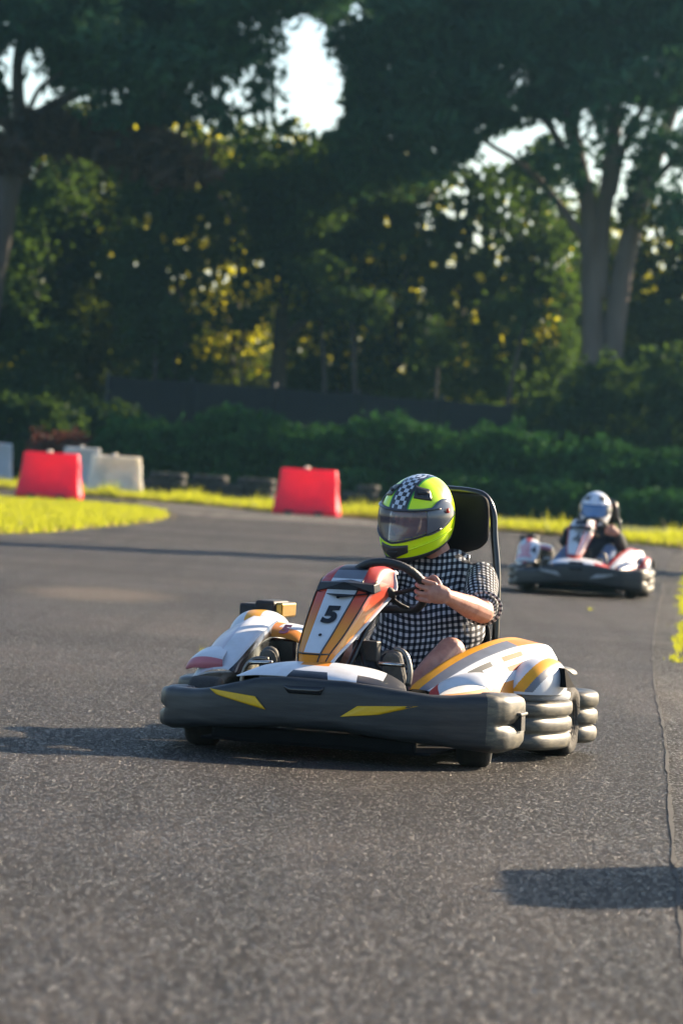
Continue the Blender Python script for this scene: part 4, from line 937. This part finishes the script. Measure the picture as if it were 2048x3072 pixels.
    rows = [[(-.53, 1.00, .405), (-.525, 1.05, .448), (-.52, 1.2, .462)], [(-.45, 1.0, .408), (-.45, 1.05, .452), (-.45, 1.2, .464)], [(-.37, 1.0, .405), (-.36, 1.05, .445), (-.35, 1.2, .455)], [(-.335, 1.01, .38), (-.33, 1.05, .41), (-.325, 1.2, .42)]]
    grid_panel('box_lid', rows, P['lid'], k, lambda i, j: [0, 1, 1][i] if j else 2, .006, 2)
    if number == '5': glyph('number', '5', .05, (-.415, 1.035, .440), (1, 0, 0), (0, .6, .45), 'body_pink', k, .004, .2)
    box('air_box', (-.70, 1.33, .47), (-.60, 1.50, .525), 'matt_black', k, .012); box('air_box', (-.625, 1.30, .48), (-.54, 1.52, .542), 'matt_black', k, .012)
    box('air_box', (-.545, 1.32, .475), (-.51, 1.52, .535), 'brass' if number == '5' else 'steel', k, .008)
    box('engine', (-.58, 1.28, .10), (-.34, 1.60, .42), 'engine_dark', k, .02)
    for q in range(5): box('cooling_fin', (-.59, 1.30, .15 + q * .05), (-.33, 1.62, .165 + q * .05), 'steel', k, .002)
    tube('exhaust', [(-.34, 1.34, .2), (-.30, 1.5, .22), (-.38, 1.7, .2), (-.6, 1.74, .2)], .035, 'steel', k, 10, 4)
    # chassis
    box('floor_tray', (-.44, .08, .045), (.46, 1.35, .057), 'flat_black', k, .004)
    box('shade_bar', (-.40, .075, .045), (.40, .11, .11), 'flat_black', k, .015)  # black bar added to keep sun out of the gap under the bumper
    for s in (1, -1):
        tube('chassis_tube', [(s * .22, .14, .10), (s * .30, .35, .07), (s * .33, .8, .065), (s * .36, 1.2, .07), (s * .33, 1.7, .09)], .016, 'frame_black', k, 8, 4)
        tube('tie_rod', [(s * .04, .50, .16), (s * .42, .42, .14)], .007, 'chrome', k, 8)
        wheel(k, s * .545 if s > 0 else -.535, .42, .132, .125, R(10))
        wheel(k, s * .60, 1.46, .142, .19)
        # pedal with its bent metal loop
        px = .185 if s > 0 else -.30
    tube('front_axle', [(-.5, .42, .13), (.5, .42, .13)], .014, 'steel', k, 10)
    tube('rear_axle', [(-.6, 1.46, .142), (.6, 1.46, .142)], .02, 'steel', k, 10)
    tube('cross_bar', [K(378, 663.5, .40), K(404, 665.5, .42)], .008, 'chrome', k, 8)
    tube('cross_bar', [K(249, 662.5, .40), K(272, 662.5, .40)], .008, 'chrome', k, 8)
    lp = [(.24, .44, .22), (.245, .45, .30), (.238, .46, .365), (.215, .46, .40), (.185, .455, .405)]
    tube('pedal', [K(407.5, 686, .42), K(409.5, 672, .42), K(407, 658, .42), K(402, 651, .42), K(394, 648.5, .42)], [.012, .011, .010, .009, .008], 'steel', k, 8, 4, 1.6, (0, 1, 0))
    tube('pedal', [(-.40, .44, .12), (-.40, .45, .28), (-.36, .45, .34), (-.30, .45, .345)], .009, 'steel', k, 8, 4)
    tube('steering_column', [(-.04, .40, .16), (.02, .55, .40), (.085, .665, .625)], .013, 'frame_black', k, 10, 3)
    for a, b in (((-.15, .55, .10), (-.02, .56, .44)), ((.14, .55, .10), (.02, .56, .44))): tube('column_stay', [a, b], .010, 'frame_black', k, 8)
    box('fuel_tank', (-.10, .60, .06), (.12, .85, .22), 'matt_black', k, .02)
    box('bracket', (-.0, .56, .36), (.10, .62, .44), 'engine_dark', k, .006)
    for (a, b) in (((.06, .60, .42), (.16, .66, .36)), ((.02, .60, .48), (.10, .72, .40)), ((.10, .60, .30), (.22, .80, .26)), ((.0, .58, .33), (.05, .50, .20))): tube('cable', [a, ((a[0] + b[0]) / 2, a[1], b[2] - .03), b], .007, 'matt_black', k, 6, 4)
    # steering wheel: flat-bottomed ring with two spokes
    sw = empty('steering_wheel'); sw.parent = k
    cx, cy, cz = .095, .68, .642; n_ = Vector((0, -.70, -.71)); up = Vector((0, -.71, .70)); xr = Vector((1, 0, .05)).normalized()
    Rr = .150; RG = []; N_ = 48
    for i in range(N_ + 1):
        a = 2 * math.pi * i / N_ + R(20)
        u, v = Rr * math.cos(a), Rr * math.sin(a)
        v = max(v, -.115) ; c = Vector((cx, cy, cz)) + xr * u + up * v
        rad = (xr * u + up * v).normalized()
        RG.append([c + (rad * math.cos(b) + n_ * math.sin(b)) * .0165 for b in [2 * math.pi * q / 10 for q in range(10)]])
    V, F = rings(RG, True, False); fix(mesh('rim', V, F, 'rubber_grip', sw))
    cc = Vector((cx, cy, cz)) - up * .01 + n_ * .02
    lathe_hub = lathe('hub', [(0, -.012), (.035, -.012), (.038, .0), (.035, .012), (0, .012)], 'matt_black', sw, 20); lathe_hub.matrix_local = Matrix.Translation(cc) @ n_.to_track_quat('Z', 'Y').to_matrix().to_4x4()
    for u, v in ((.145, .02), (-.145, .02), (.07, -.112), (-.07, -.112)): tube('spoke', [cc, cc.lerp(Vector((cx, cy, cz)) + xr * u + up * v, .5) + n_ * .008, Vector((cx, cy, cz)) + xr * u + up * v], .011, 'matt_black', sw, 8, 3, .5, tuple(n_))
    # seat shell, tubular back frame and bent headrest pad
    S = P.get('seat_x', .11)
    rows = []
    for t_, (y, z, hw, wr) in enumerate([(.92, .10, .17, .05), (1.05, .085, .18, .10), (1.22, .09, .19, .17), (1.33, .16, .20, .22), (1.40, .30, .21, .17), (1.45, .42, .22, .10), (1.48, .50, .20, .03)]):
        rows.append([(S - hw - .03, y - (.10 if z > .2 else 0), z + (wr if z < .2 else .01)), (S - hw, y - (.05 if z > .2 else 0), z + wr * .4), (S - hw * .5, y, z), (S, y, z - .005), (S + hw * .5, y, z), (S + hw, y - (.05 if z > .2 else 0), z + wr * .4), (S + hw + .03, y - (.10 if z > .2 else 0), z + (wr if z < .2 else .01))])
    grid_panel('seat', rows, 'seat_vinyl', k, None, .02, 2)
    fx = P.get('frame_x', (-.105, .322)); a, b = fx; T = P.get('seat_z', 1.04)
    tube('seat_frame', [(b + .035, 1.44, .20), (b + .033, 1.44, .45), (b + .02, 1.455, .70), (b - .005, 1.47, T - .18), (b - .018, 1.475, T - .085), (b - .055, 1.48, T - .022), (b - .115, 1.48, T - .004), ((a + b) / 2, 1.48, T), (a + .115, 1.48, T), (a + .05, 1.48, T - .03), (a + .02, 1.475, T - .09), (a + .015, 1.47, T - .2), (a - .02, 1.455, .7), (a - .03, 1.44, .45), (a - .035, 1.44, .20)], .0155, 'frame_black', k, 12, 6)
    rows = []
    for zf, hw, dy in ((0, .155, .03), (.06, .185, .012), (.30, .195, 0), (.6, .195, 0), (.92, .19, .0), (1., .165, .012)):
        z = T - .275 + zf * .26; rows.append([((a + b) / 2 + hw * u, 1.455 - .03 * abs(u) ** 2 * 1. + dy, z + (.05 * u if zf < .1 else 0)) for u in (-1, -.85, -.4, 0, .4, .85, 1)])
    o = grid_panel('headrest', rows, 'seat_vinyl', k, None, .035, 2)
    for u in (-.1, .1): tube('headrest_stay', [((a + b) / 2 + u, 1.48, T - .26), ((a + b) / 2 + u, 1.49, T - .36), ((a + b) / 2 + u * 1.6, 1.48, .58)], .010, 'frame_black', k, 8, 3)
    tube('seat_stay', [(b + .03, 1.44, .42), (b + .05, 1.35, .40), (b + .06, 1.30, .30), (b + .04, 1.3, .1)], .012, 'frame_black', k, 8, 4)
    return k
P5 = dict(sticker='sticker_yellow', cowl='body_white', low='body_orange', nose=('body_white', 'fade_film', 'body_red', 'body_orange', 'body_navy', 'body_grey', 'body_white'),
          pod=('body_white', 'body_amber', 'body_grey', 'body_orange', 'gloss_black'), flap=['body_white', 'body_red'], fender=['body_white', 'body_amber', 'body_grey', 'body_white'],
          podR=['gloss_black', 'body_white', 'body_white', 'body_lilac'], flapR=['body_white', 'body_pink'], lid=['body_orange', 'body_white', 'body_orange'])
kart = make_kart('5', P5)
kart.location = (KX0, KY0, 0); kart.rotation_euler = (0, 0, -KTH)
tag(kart, 'orange and white go-kart number 5 leading in the foreground, yellow flashes on its black bumper', 'go-kart', 'racing go-karts')
P4 = dict(sticker='sticker_grey', cowl='body_white', low='body_red', nose=('body_white', 'body_white', 'body_white', 'body_red', 'body_navy', 'body_navy', 'body_red'),
          pod=('body_white', 'body_red', 'body_white', 'body_red', 'gloss_black'), flap=['body_white', 'body_red'], fender=['body_white', 'body_red', 'body_pink', 'body_white'],
          podR=['gloss_black', 'body_white', 'body_white', 'body_pink'], flapR=['body_pink', 'body_white'], lid=['body_white', 'body_white', 'body_pink'], seat_z=.93)
kart2 = make_kart('4', P4)
K2T = R(6)
fa = (ground(524, 590) + ground(630, 600)) / 2; Y2 = 41.6
fa = ground(577, 595); fa = np.array([fa[0], fa[1], 0])
kart2.location = (fa[0] - .42 * math.sin(K2T), fa[1] - .42 * math.cos(K2T), 0); kart2.rotation_euler = (0, 0, -K2T); kart2.scale = (.93, 1, 1)
tag(kart2, 'red and white go-kart number 4 following behind on the right', 'go-kart', 'racing go-karts')
glyph('number', '4', .075, (.60, .885, .345), (.75, .5, .1), (-.15, .2, 1), 'body_navy', kart2, .003)
glyph('number', '4', .085, (-.50, .66, .40), (1, 0, 0), (0, .5, .7), 'body_navy', kart2, .003)
# ------------------------------------------------------------------ people
def capsule(P, rad, k=4, seg=14, flat=1., axis=None):
    RG = tube_rings(P, rad, seg, k, flat, axis)
    def cap(r, d, s):
        c = sum((Vector(p) for p in r), Vector()) / len(r); out = []
        rr = (Vector(r[0]) - c).length / (flat if True else 1)
        for q in (.45, .75, .93): out.append([c + (Vector(p) - c) * math.sqrt(1 - q * q) + d * rr * q * s for p in r])
        return out
    P_ = [Vector(p) for p in P]; d0 = (P_[0] - P_[1]).normalized(); d1 = (P_[-1] - P_[-2]).normalized()
    RG = cap(RG[0], d0, .9)[::-1] + RG + cap(RG[-1], d1, .9)
    return rings(RG)
def body_mesh(name, parts, m, root, voxel=.008, smooth=3, disp=None):
    V, F, _ = merge(parts); o = fix(mesh(name, V, F, None, None))
    bpy.context.view_layer.update()
    r = o.modifiers.new('rm', 'REMESH'); r.mode = 'VOXEL'; r.voxel_size = voxel
    s = o.modifiers.new('sm', 'SMOOTH'); s.iterations = smooth; s.factor = .6
    bake(o)
    me = o.data; n = len(me.vertices)
    if disp:
        co = np.empty(n * 3, dtype=np.float32); me.vertices.foreach_get('co', co); co = co.reshape(-1, 3); no = np.empty(n * 3, dtype=np.float32); me.vertices.foreach_get('normal', no); no = no.reshape(-1, 3)
        co += no * disp(co)[:, None]; me.vertices.foreach_set('co', np.ascontiguousarray(co.ravel(), dtype=np.float32)); me.update()
    me.materials.clear(); me.materials.append(MATS[m]); me.polygons.foreach_set('use_smooth', [True] * len(me.polygons))
    o.parent = root; return o
def uv_from(o, fn):
    me = o.data; n = len(me.vertices); co = np.empty(n * 3, dtype=np.float32); me.vertices.foreach_get('co', co); uv = fn(co.reshape(-1, 3))
    li = np.empty(len(me.loops), dtype=np.int32); me.loops.foreach_get('vertex_index', li)
    l = me.uv_layers.new(name='UVMap'); l.data.foreach_set('uv', uv[li].ravel().astype(np.float32))

def helmet(root, c, yaw, pitch, roll, shell, vis, sc=1.):
    h = empty('helmet', c); h.parent = root; h.rotation_mode = 'QUATERNION'
    h.rotation_quaternion = (Matrix.Rotation(yaw, 3, 'Z') @ Matrix.Rotation(pitch, 3, 'X') @ Matrix.Rotation(roll, 3, 'Y')).to_quaternion(); h.scale = (sc, sc, sc)
    nA, nE = 144, 84; e0, e1 = R(-62), R(90)
    def S(a, e, off=0.):
        ce = math.cos(e) if e > 0 else max(.0, math.cos(e)) ** .32
        rx, ry = .130, .155
        x = rx * math.sin(a) * ce; y = -ry * math.cos(a) * ce
        z = .150 * math.sin(e) if e > 0 else .150 * math.sin(e) / math.sin(R(62)) * .95
        f = max(0, math.cos(a)) ** 3
        if e < 0: y -= .030 * f * min(1, -e / R(30)) ; z += .040 * (1 - math.cos(a)) * (-e / R(62))
        if e > 0: y += .012 * math.sin(e) * math.sin(2 * e) ; z += .010 * max(0, -math.cos(a)) * math.sin(2 * e)
        n = Vector((x / rx ** 2, y / ry ** 2, z / .15 ** 2)).normalized()
        return Vector((x, y, z)) + n * off
    A = [2 * math.pi * i / nA - math.pi for i in range(nA)]; E_ = [e0 + (e1 - e0) * j / nE for j in range(nE + 1)]
    def port(a, z):          # eye port cut out of the shell
        d = abs(math.degrees(a)); return d < 66 and (-.060 + .036 * (d / 66) ** 1.4) < z < (.048 - .012 * (d / 66) ** 3)
    V = []; UV = []
    for e in E_:
        for a in A:
            p = S(a, e); V.append(p); UV.append((p.x if abs(a) < 1.57 or e > .5 else math.copysign(.2, p.x), e * .15 if abs(a) < 1.57 or e > 1.2 else .45 - e * .15))
    F = []
    for j in range(nE):
        for i in range(nA):
            am = A[i] + math.pi / nA; p = S(am, (E_[j] + E_[j + 1]) / 2)
            if port(am, p.z): continue
            F.append((j * nA + i, j * nA + (i + 1) % nA, (j + 1) * nA + (i + 1) % nA, (j + 1) * nA + i))
    me = bpy.data.meshes.new('shell'); me.from_pydata([tuple(v) for v in V], [], F); me.update()
    o = link('shell', me, shell, h); l = me.uv_layers.new(name='UVMap')
    li = np.empty(len(me.loops), dtype=np.int32); me.loops.foreach_get('vertex_index', li); l.data.foreach_set('uv', np.array(UV)[li].ravel().astype(np.float32))
    s = o.modifiers.new('solid', 'SOLIDIFY'); s.thickness = .012; s.offset = -1
    # lining inside
    Vi = [S(a, e, -.014) for e in E_[::3] for a in A[::3]]; n2 = len(A[::3]); Fi = []
    for j in range(len(E_[::3]) - 1):
        for i in range(n2):
            p = Vi[j * n2 + i]
            am = A[::3][i]
            if port(am, p.z) or port(A[::3][(i + 1) % n2], p.z): continue
            Fi.append((j * n2 + i, j * n2 + (i + 1) % n2, (j + 1) * n2 + (i + 1) % n2, (j + 1) * n2 + i))
    mesh('lining', Vi, Fi, 'helmet_lining', h)
    # surface patches laid on the shell: (a0..a1, lo(a)..hi(a)) found by elevation
    def zsolve(a, z):
        lo, hi = e0, e1
        for _ in range(22):
            m_ = (lo + hi) / 2
            if S(a, m_).z < z: lo = m_
            else: hi = m_
        return (lo + hi) / 2
    def patch(name, a0, a1, zlo, zhi, m_, off, n=24, mm=8, thick=.003):
        V, F = [], []
        for i in range(n + 1):
            a = R(a0 + (a1 - a0) * i / n); ad = math.degrees(a); el, eh = zsolve(a, zlo(ad)), zsolve(a, zhi(ad))
            for j in range(mm + 1):
                V.append(S(a, el + (eh - el) * j / mm, off))
                if i and j: q = i * (mm + 1) + j; F.append((q, q - 1, q - mm - 2, q - mm - 1))
        return fix(mesh(name, V, F, m_, h, thick=thick))
    vlo = lambda d: -.070 + .056 * (abs(d) / 85) ** 1.3; vhi = lambda d: .052 + .004 * (abs(d) / 85)
    patch('visor', -70, 70, vlo, vhi, 'visor_clear' if shell == 'helmet_lime' else 'visor_blue_sheen', .006, 40, 10, .002)
    # dark frame of the visor
    def eline(f, a0, a1, off, n=30): return [S(R(a0 + (a1 - a0) * i / n), zsolve(R(a0 + (a1 - a0) * i / n), f(a0 + (a1 - a0) * i / n)), off) for i in range(n + 1)]
    tube('visor_rim', eline(lambda d: vhi(d) - .007, -72, 72, .006), .0085, 'gloss_black', h, 8, 1, .35, (0, 0, 1))
    tube('visor_rim', eline(lambda d: vlo(d) + .004, -72, 72, .006), .005, 'gloss_black', h, 8, 1, .6, (0, 0, 1))
    for s_ in (1, -1):
        pl = lambda d, s_=s_: -.036 + .02 * ((abs(d) - 52) / 50) ** 2
        ph = lambda d, s_=s_: (.056 + .028 * math.sin(max(0, min(1, (abs(d) - 60) / 45)) * math.pi)) if abs(d) < 97 else .03
        aa, bb = (50, 106) if s_ > 0 else (-106, -50)
        patch('visor_plate', aa, bb, lambda d: -.042 + .050 * max(0, (abs(d) - 50) / 56) ** 1.5 * 1.2, lambda d: .052 + .026 * math.sin(math.pi * min(1, max(0, (abs(d) - 56) / 50))) - (.03 * max(0, (abs(d) - 96) / 10)), 'helmet_side_plate', .008, 24, 8, .004)
        patch('vent', 26 * s_ if s_ > 0 else -60, 60 if s_ > 0 else -26, lambda d: .078 + .012 * (60 - abs(d)) / 34, lambda d: .128 - .012 * (abs(d) - 26) / 34 * 1.2, 'helmet_vent', .003, 12, 4, .004)
        patch('vent_scoop', 32 * s_ if s_ > 0 else -54, 54 if s_ > 0 else -32, lambda d: .100, lambda d: .108, 'matt_black', .007, 10, 2, .003)
        pv = S(R(84) * s_, R(14), .012); lathe('pivot', [(0, 0), (.010, 0), (.008, .005), (0, .006)], 'strap_red', h, 14, 'x').location = pv
        patch('cheek_crease', 24 * s_ if s_ > 0 else -100, 100 if s_ > 0 else -24, lambda d: -.115 + .075 * abs(d) / 100, lambda d: -.109 + .075 * abs(d) / 100, shell, .0035, 24, 2, .003)
    patch('chin_vent', -26, 26, lambda d: -.128 + .028 * (abs(d) / 26), lambda d: -.078 + .006 * abs(d) / 26, 'helmet_vent', .005, 14, 5, .005)
    patch('chin_grille', -11, 11, lambda d: -.122 + .02 * (abs(d) / 11), lambda d: -.094, 'matt_black', .009, 8, 4, .004)
    patch('neck_trim', -179, 179, lambda d: -.150 + .038 * (1 - math.cos(R(d))), lambda d: -.126 + .038 * (1 - math.cos(R(d))), 'matt_black', .003, 60, 3, .004)
    return h
mat('helmet_side_plate', (.10, .12, .15), .18, coat=.6, var=.1)

def person(label, J, cloth, head, shell, vis, scx=1., group=None, cat='person'):
    root = empty('person'); tag(root, label, cat, group)
    sh, hip = J['shoulder'], J['hip']
    hc = Vector(J['head'])
    parts = []
    # head and neck (inside the helmet), face towards -y of the head frame
    Rm = Matrix.Rotation(head[0], 3, 'Z') @ Matrix.Rotation(head[1], 3, 'X') @ Matrix.Rotation(head[2], 3, 'Y')
    def Hd(p): return hc + Rm @ (Vector(p) + Vector((0, -.018, 0)))
    for c, r, q in (((0, .010, .03), .085, (0, .012, .035)), ((0, -.025, -.03), .070, (0, -.03, -.055)), ((0, -.045, -.07), .045, (0, -.05, -.085))):
        parts.append(capsule([Hd(c), Hd(q)], [r, r * .98], 2, 16))
    parts.append(capsule([Hd((0, -.098, .012)), Hd((0, -.112, -.022))], [.009, .014], 2, 8))                 # nose
    parts.append(capsule([Hd((-.035, -.088, .030)), Hd((.035, -.088, .030))], [.012, .012], 3, 8))           # brow
    for s in (1, -1):
        parts.append(capsule([Hd((s * .030, -.090, .010)), Hd((s * .034, -.088, .008))], [.0125, .012], 2, 8))
        parts.append(capsule([Hd((s * .042, -.082, -.03)), Hd((s * .030, -.085, -.045))], [.018, .016], 2, 8))
        parts.append(capsule([Hd((s * .085, .01, .012)), Hd((s * .088, .012, -.022))], [.013, .009], 2, 8))   # ears
    parts.append(capsule([Hd((-.022, -.096, -.056)), Hd((0, -.101, -.054)), Hd((.022, -.096, -.056))], [.006, .009, .006], 2, 8))
    parts.append(capsule([Hd((0, .02, -.05)), Vector(J['neck']), Vector(J['neck']) + Vector((0, .02, -.08))], [.062, .060, .07], 3, 14))
    ch, pe = Vector(J['chest']), Vector(J['pelvis'])
    parts.append(capsule([Vector(J['neck']) + Vector((0, .02, -.10)), ch, (ch + pe) / 2, pe], [.09, .155, .160, .155], 4, 16, 1.2, (1, 0, 0)))
    for s in ('L', 'R'):
        S_, E_, Wr = [Vector(v) for v in J['arm' + s]]
        parts.append(capsule([S_, S_.lerp(E_, .5), E_], [.058, .050, .041], 3, 14))
        parts.append(capsule([E_, E_.lerp(Wr, .35), Wr], [.044, .046, .027], 4, 14))
        # hand: palm, four curled fingers and a thumb closed round the rim
        kn = Vector(J['grip' + s]); ax = Vector(J['axis' + s]).normalized(); w2k = (kn - Wr).normalized(); side = ax.cross(w2k).normalized() * J.get('flip' + s, 1)
        ax = (ax - w2k * ax.dot(w2k)).normalized()
        kb = Wr + w2k * .062 + side * .014
        parts.append(capsule([Wr, Wr + w2k * .03 + side * .010, kb - w2k * .012], [.026, .030, .027], 3, 14, 1.35, tuple(ax)))
        for i, (o_, L_, r_) in enumerate(((.038, 1.0, .0090), (.0125, 1.08, .0092), (-.013, 1.02, .0088), (-.036, .85, .0080))):
            b0 = kb + ax * o_ * .95 - w2k * .012 + side * .004
            b1 = kb + ax * o_ + w2k * .034 * L_ + side * .012
            b2 = kb + ax * o_ + w2k * .048 * L_ - side * .016
            b3 = kb + ax * o_ + w2k * .028 * L_ - side * .040
            b4 = kb + ax * o_ - w2k * .004 - side * .030
            parts.append(capsule([b0, b1, b2, b3, b4], [r_ * 1.15, r_ * 1.08, r_, r_ * .95, r_ * .85], 3, 10))
        t0_ = Wr + w2k * .028 + ax * .028; t1 = Wr + w2k * .052 + ax * .052 - side * .012; t2 = kb + ax * .050 - side * .032 + w2k * .004; t3 = kb + ax * .034 - side * .044 + w2k * .012
        parts.append(capsule([t0_, t1, t2, t3], [.015, .0125, .0115, .010], 3, 10))
        Hp, Kn, An, To = [Vector(v) for v in J['leg' + s]]
        parts.append(capsule([Hp, Hp.lerp(Kn, .5), Kn], [.090, .078, .056], 4, 16))
        parts.append(capsule([Kn, Kn.lerp(An, .35), An], [.058, .056, .036], 4, 14))
        parts.append(capsule([Kn + Vector((0, -.012, .016)), Kn + Vector((0, -.018, -.03))], [.044, .040], 2, 12))
        parts.append(capsule([An, To], [.036, .03], 3, 12))
    body = body_mesh('body', parts, 'skin', root, .0034 if cloth[0] == 'gingham' else .006, 3)
    # shoes
    for s in ('L', 'R'):
        Hp, Kn, An, To = [Vector(v) for v in J['leg' + s]]; d = (To - An); hl = An + Vector((0, .015, -.045))
        V, F, _ = merge([capsule([hl, An.lerp(To, .4) + Vector((0, .01, -.01)), To], [.043, .046, .036], 4, 16, .8, (0, 1, .3)), capsule([An + Vector((0, .02, .03)), An + Vector((0, .02, -.03))], [.042, .045], 2, 14)])
        o = body_mesh('shoe', [(V, F)], 'shoe', root, .008, 2)
        sl = Vector((0, -.028, -.012)); V, F, _ = merge([capsule([hl + sl, An.lerp(To, .45) + sl, To + sl * 1.0], [.040, .046, .038], 4, 16, .35, tuple((Vector((0, -.9, -.35)))))])
        body_mesh('sole', [(V, F)], 'shoe_sole', o, .006, 2)
    # shirt
    nk = Vector(J['neck'])
    sp = [capsule([nk + Vector((0, .03, -.055)), nk + Vector((0, .02, -.11)), ch, (ch + pe) / 2 + Vector((0, -.03, 0)), pe + Vector((0, -.03, .06)), pe + Vector((0, .0, .0))], [.10, .125, .163, .180, .178, .165], 4, 20, 1.22, (1, 0, 0))]
    sl_ = J.get('sleeve', .78)
    for s in ('L', 'R'):
        S_, E_, Wr = [Vector(v) for v in J['arm' + s]]
        sp.append(capsule([nk + Vector((0, .02, -.07)), S_ + Vector((0, 0, -.004))], [.058, .062], 3, 14))
        if sl_ < 1: sp.append(capsule([S_, S_.lerp(E_, .4), S_.lerp(E_, sl_)], [.066, .067, .073], 4, 16))
        else:
            sp.append(capsule([S_, E_], [.074, .060], 4, 16)); sp.append(capsule([E_, E_.lerp(Wr, .9)], [.060, .042], 4, 16))
    ph = RNG.uniform(0, 6.28, 12)
    def wr(co):
        x, y, z = co.T; d = np.zeros(len(co))
        for i in range(6):
            a = ph[i]; kx, kz = math.cos(a) * (18 + 5 * i), math.sin(a) * (22 + 6 * i)
            d += np.sin(x * kx + z * kz + y * 9 + ph[i + 6] + 1.3 * np.sin(z * 17 + i)) * .0042
        d += .0035 * np.sin(z * 55 + x * 22 + 1.2 * np.sin(x * 20)) * np.exp(-((z - ch.z + .1) / .12) ** 2)
        return d
    shirt = body_mesh('shirt' if cloth[0] == 'gingham' else 'jacket', sp, cloth[0], root, .0085, 4, wr)
    SL, EL = Vector(J['armL'][0]), Vector(J['armL'][1])
    def uvf(co):
        u = co[:, 0] * 1.0 + .25 * co[:, 1] + .006 * np.sin(co[:, 2] * 22 + 1) + .003 * np.sin(co[:, 0] * 34); v = co[:, 2] * 1.0 - .2 * co[:, 1] + .007 * np.sin(co[:, 0] * 18) + .003 * np.sin(co[:, 2] * 40)
        d = np.array(EL - SL); L2 = d @ d; tt = (co - np.array(SL)) @ d / L2; dist = np.linalg.norm(co - np.array(SL) - tt[:, None] * d, axis=1)
        m_ = (tt > .02) & (dist < .115) & (co[:, 0] > SL.x - .045)
        dl = math.sqrt(L2); q = np.array([0, 0, 1.]) - d * d[2] / L2; q /= np.linalg.norm(q)
        q2 = np.cross(d / dl, q); rv = co - np.array(SL) - tt[:, None] * d
        u2 = tt * dl; v2 = np.arctan2(rv @ q, rv @ -q2) * .080
        return np.stack([np.where(m_, u2, u), np.where(m_, v2, v)], 1)
    uv_from(shirt, uvf)
    if cloth[0] == 'gingham':
        c0 = nk + Vector((0, .0, -.045)); pts = [c0 + Vector((math.cos(a) * .082, math.sin(a) * .075 + .012, .012 * math.sin(a))) for a in [R(-80 + 340 * i / 16) for i in range(17)]]
        col = tube('collar', pts, .017, cloth[0], shirt, 8, 2, .5, (0, 0, 1)); uv_from(col, uvf)
        # sleeve hem, button band and chest pocket
        SE = SL.lerp(EL, sl_ + .09); dd_ = (EL - SL).normalized(); qa = Vector((0, 0, 1)) - dd_ * dd_.z; qa.normalize(); qb = dd_.cross(qa)
        hm = tube('sleeve_hem', [SE + (qa * math.cos(a) + qb * math.sin(a)) * .072 for a in [2 * math.pi * i / 20 for i in range(21)]], .006, cloth[0], shirt, 8, 1, .5, tuple(dd_)); uv_from(hm, uvf)
    # shorts / trousers
    tp = [capsule([pe + Vector((0, .02, .03)), pe + Vector((0, -.02, -.01))], [.15, .15], 3, 16, 1.15, (1, 0, 0))]
    for s in ('L', 'R'):
        Hp, Kn, An, To = [Vector(v) for v in J['leg' + s]]
        if cloth[1] == 'shorts': tp.append(capsule([Hp, Hp.lerp(Kn, .66)], [.102, .094], 4, 16))
        else: tp.append(capsule([Hp, Hp.lerp(Kn, .5), Kn], [.10, .088, .068], 4, 16)); tp.append(capsule([Kn, Kn.lerp(An, .4), An], [.068, .064, .05], 4, 14))
    body_mesh('shorts' if cloth[1] == 'shorts' else 'trousers', tp, cloth[1], root, .010, 4)
    st = [Hd((-.07, -.02, -.06)), Hd((-.045, -.04, -.135)), Hd((0, -.05, -.15)), Hd((.045, -.04, -.135)), Hd((.07, -.02, -.06))]
    helmet(root, tuple(hc), head[0], head[1], head[2], shell, vis, scx)
    tube('chin_strap', st, .010, 'strap_red' if cloth[0] == 'gingham' else 'matt_black', root, 8, 4, .35, (0, 1, 0))
    return root
J1 = dict(head=(.044, 1.27, .925), neck=(.115, 1.32, .785), chest=(.135, 1.33, .585), pelvis=(.10, 1.20, .27), shoulder=None, hip=None,
          armL=[(.318, 1.27, .695), (.405, 1.00, .565), (.322, .690, .632)], gripL=(.240, .665, .650), axisL=(.0, -.15, .95), flipL=1,
          armR=[(-.055, 1.27, .69), (-.20, 1.0, .56), (-.135, .70, .632)], gripR=(-.05, .665, .650), axisR=(.0, -.15, .95), flipR=-1,
          legL=[(.17, 1.18, .19), (.325, .84, .412), (.195, .575, .20), (.178, .525, .385)], legR=[(.03, 1.18, .19), (-.16, .84, .40), (-.305, .575, .19), (-.318, .525, .362)])
p1 = person('driver in lime helmet with checkered stripe and black-and-white gingham shirt, steering kart number 5', J1, ('gingham', 'shorts'), (R(-17), R(11), R(3)), 'helmet_lime', None, 1.10)
p1.location = kart.location; p1.rotation_euler = kart.rotation_euler
J2 = dict(head=(.085, 1.17, .83), neck=(.085, 1.22, .69), chest=(.085, 1.25, .52), pelvis=(.08, 1.18, .25), shoulder=None, hip=None, sleeve=1.2,
          armL=[(.26, 1.2, .60), (.37, .95, .50), (.322, .69, .62)], gripL=(.24, .665, .64), axisL=(0, -.15, .95), flipL=1,
          armR=[(-.09, 1.2, .60), (-.18, .95, .50), (-.135, .70, .62)], gripR=(-.05, .665, .64), axisR=(0, -.15, .95), flipR=-1,
          legL=[(.16, 1.15, .19), (.26, .84, .44), (.195, .575, .18), (.178, .51, .33)], legR=[(.02, 1.15, .19), (-.15, .84, .40), (-.30, .575, .17), (-.314, .51, .32)])
p2 = person('driver in a white and blue helmet and dark jacket, steering kart 4', J2, ('jacket', 'jeans'), (R(-4), R(6), 0), 'helmet_white', None, 1.14)
p2.location = kart2.location; p2.rotation_euler = kart2.rotation_euler
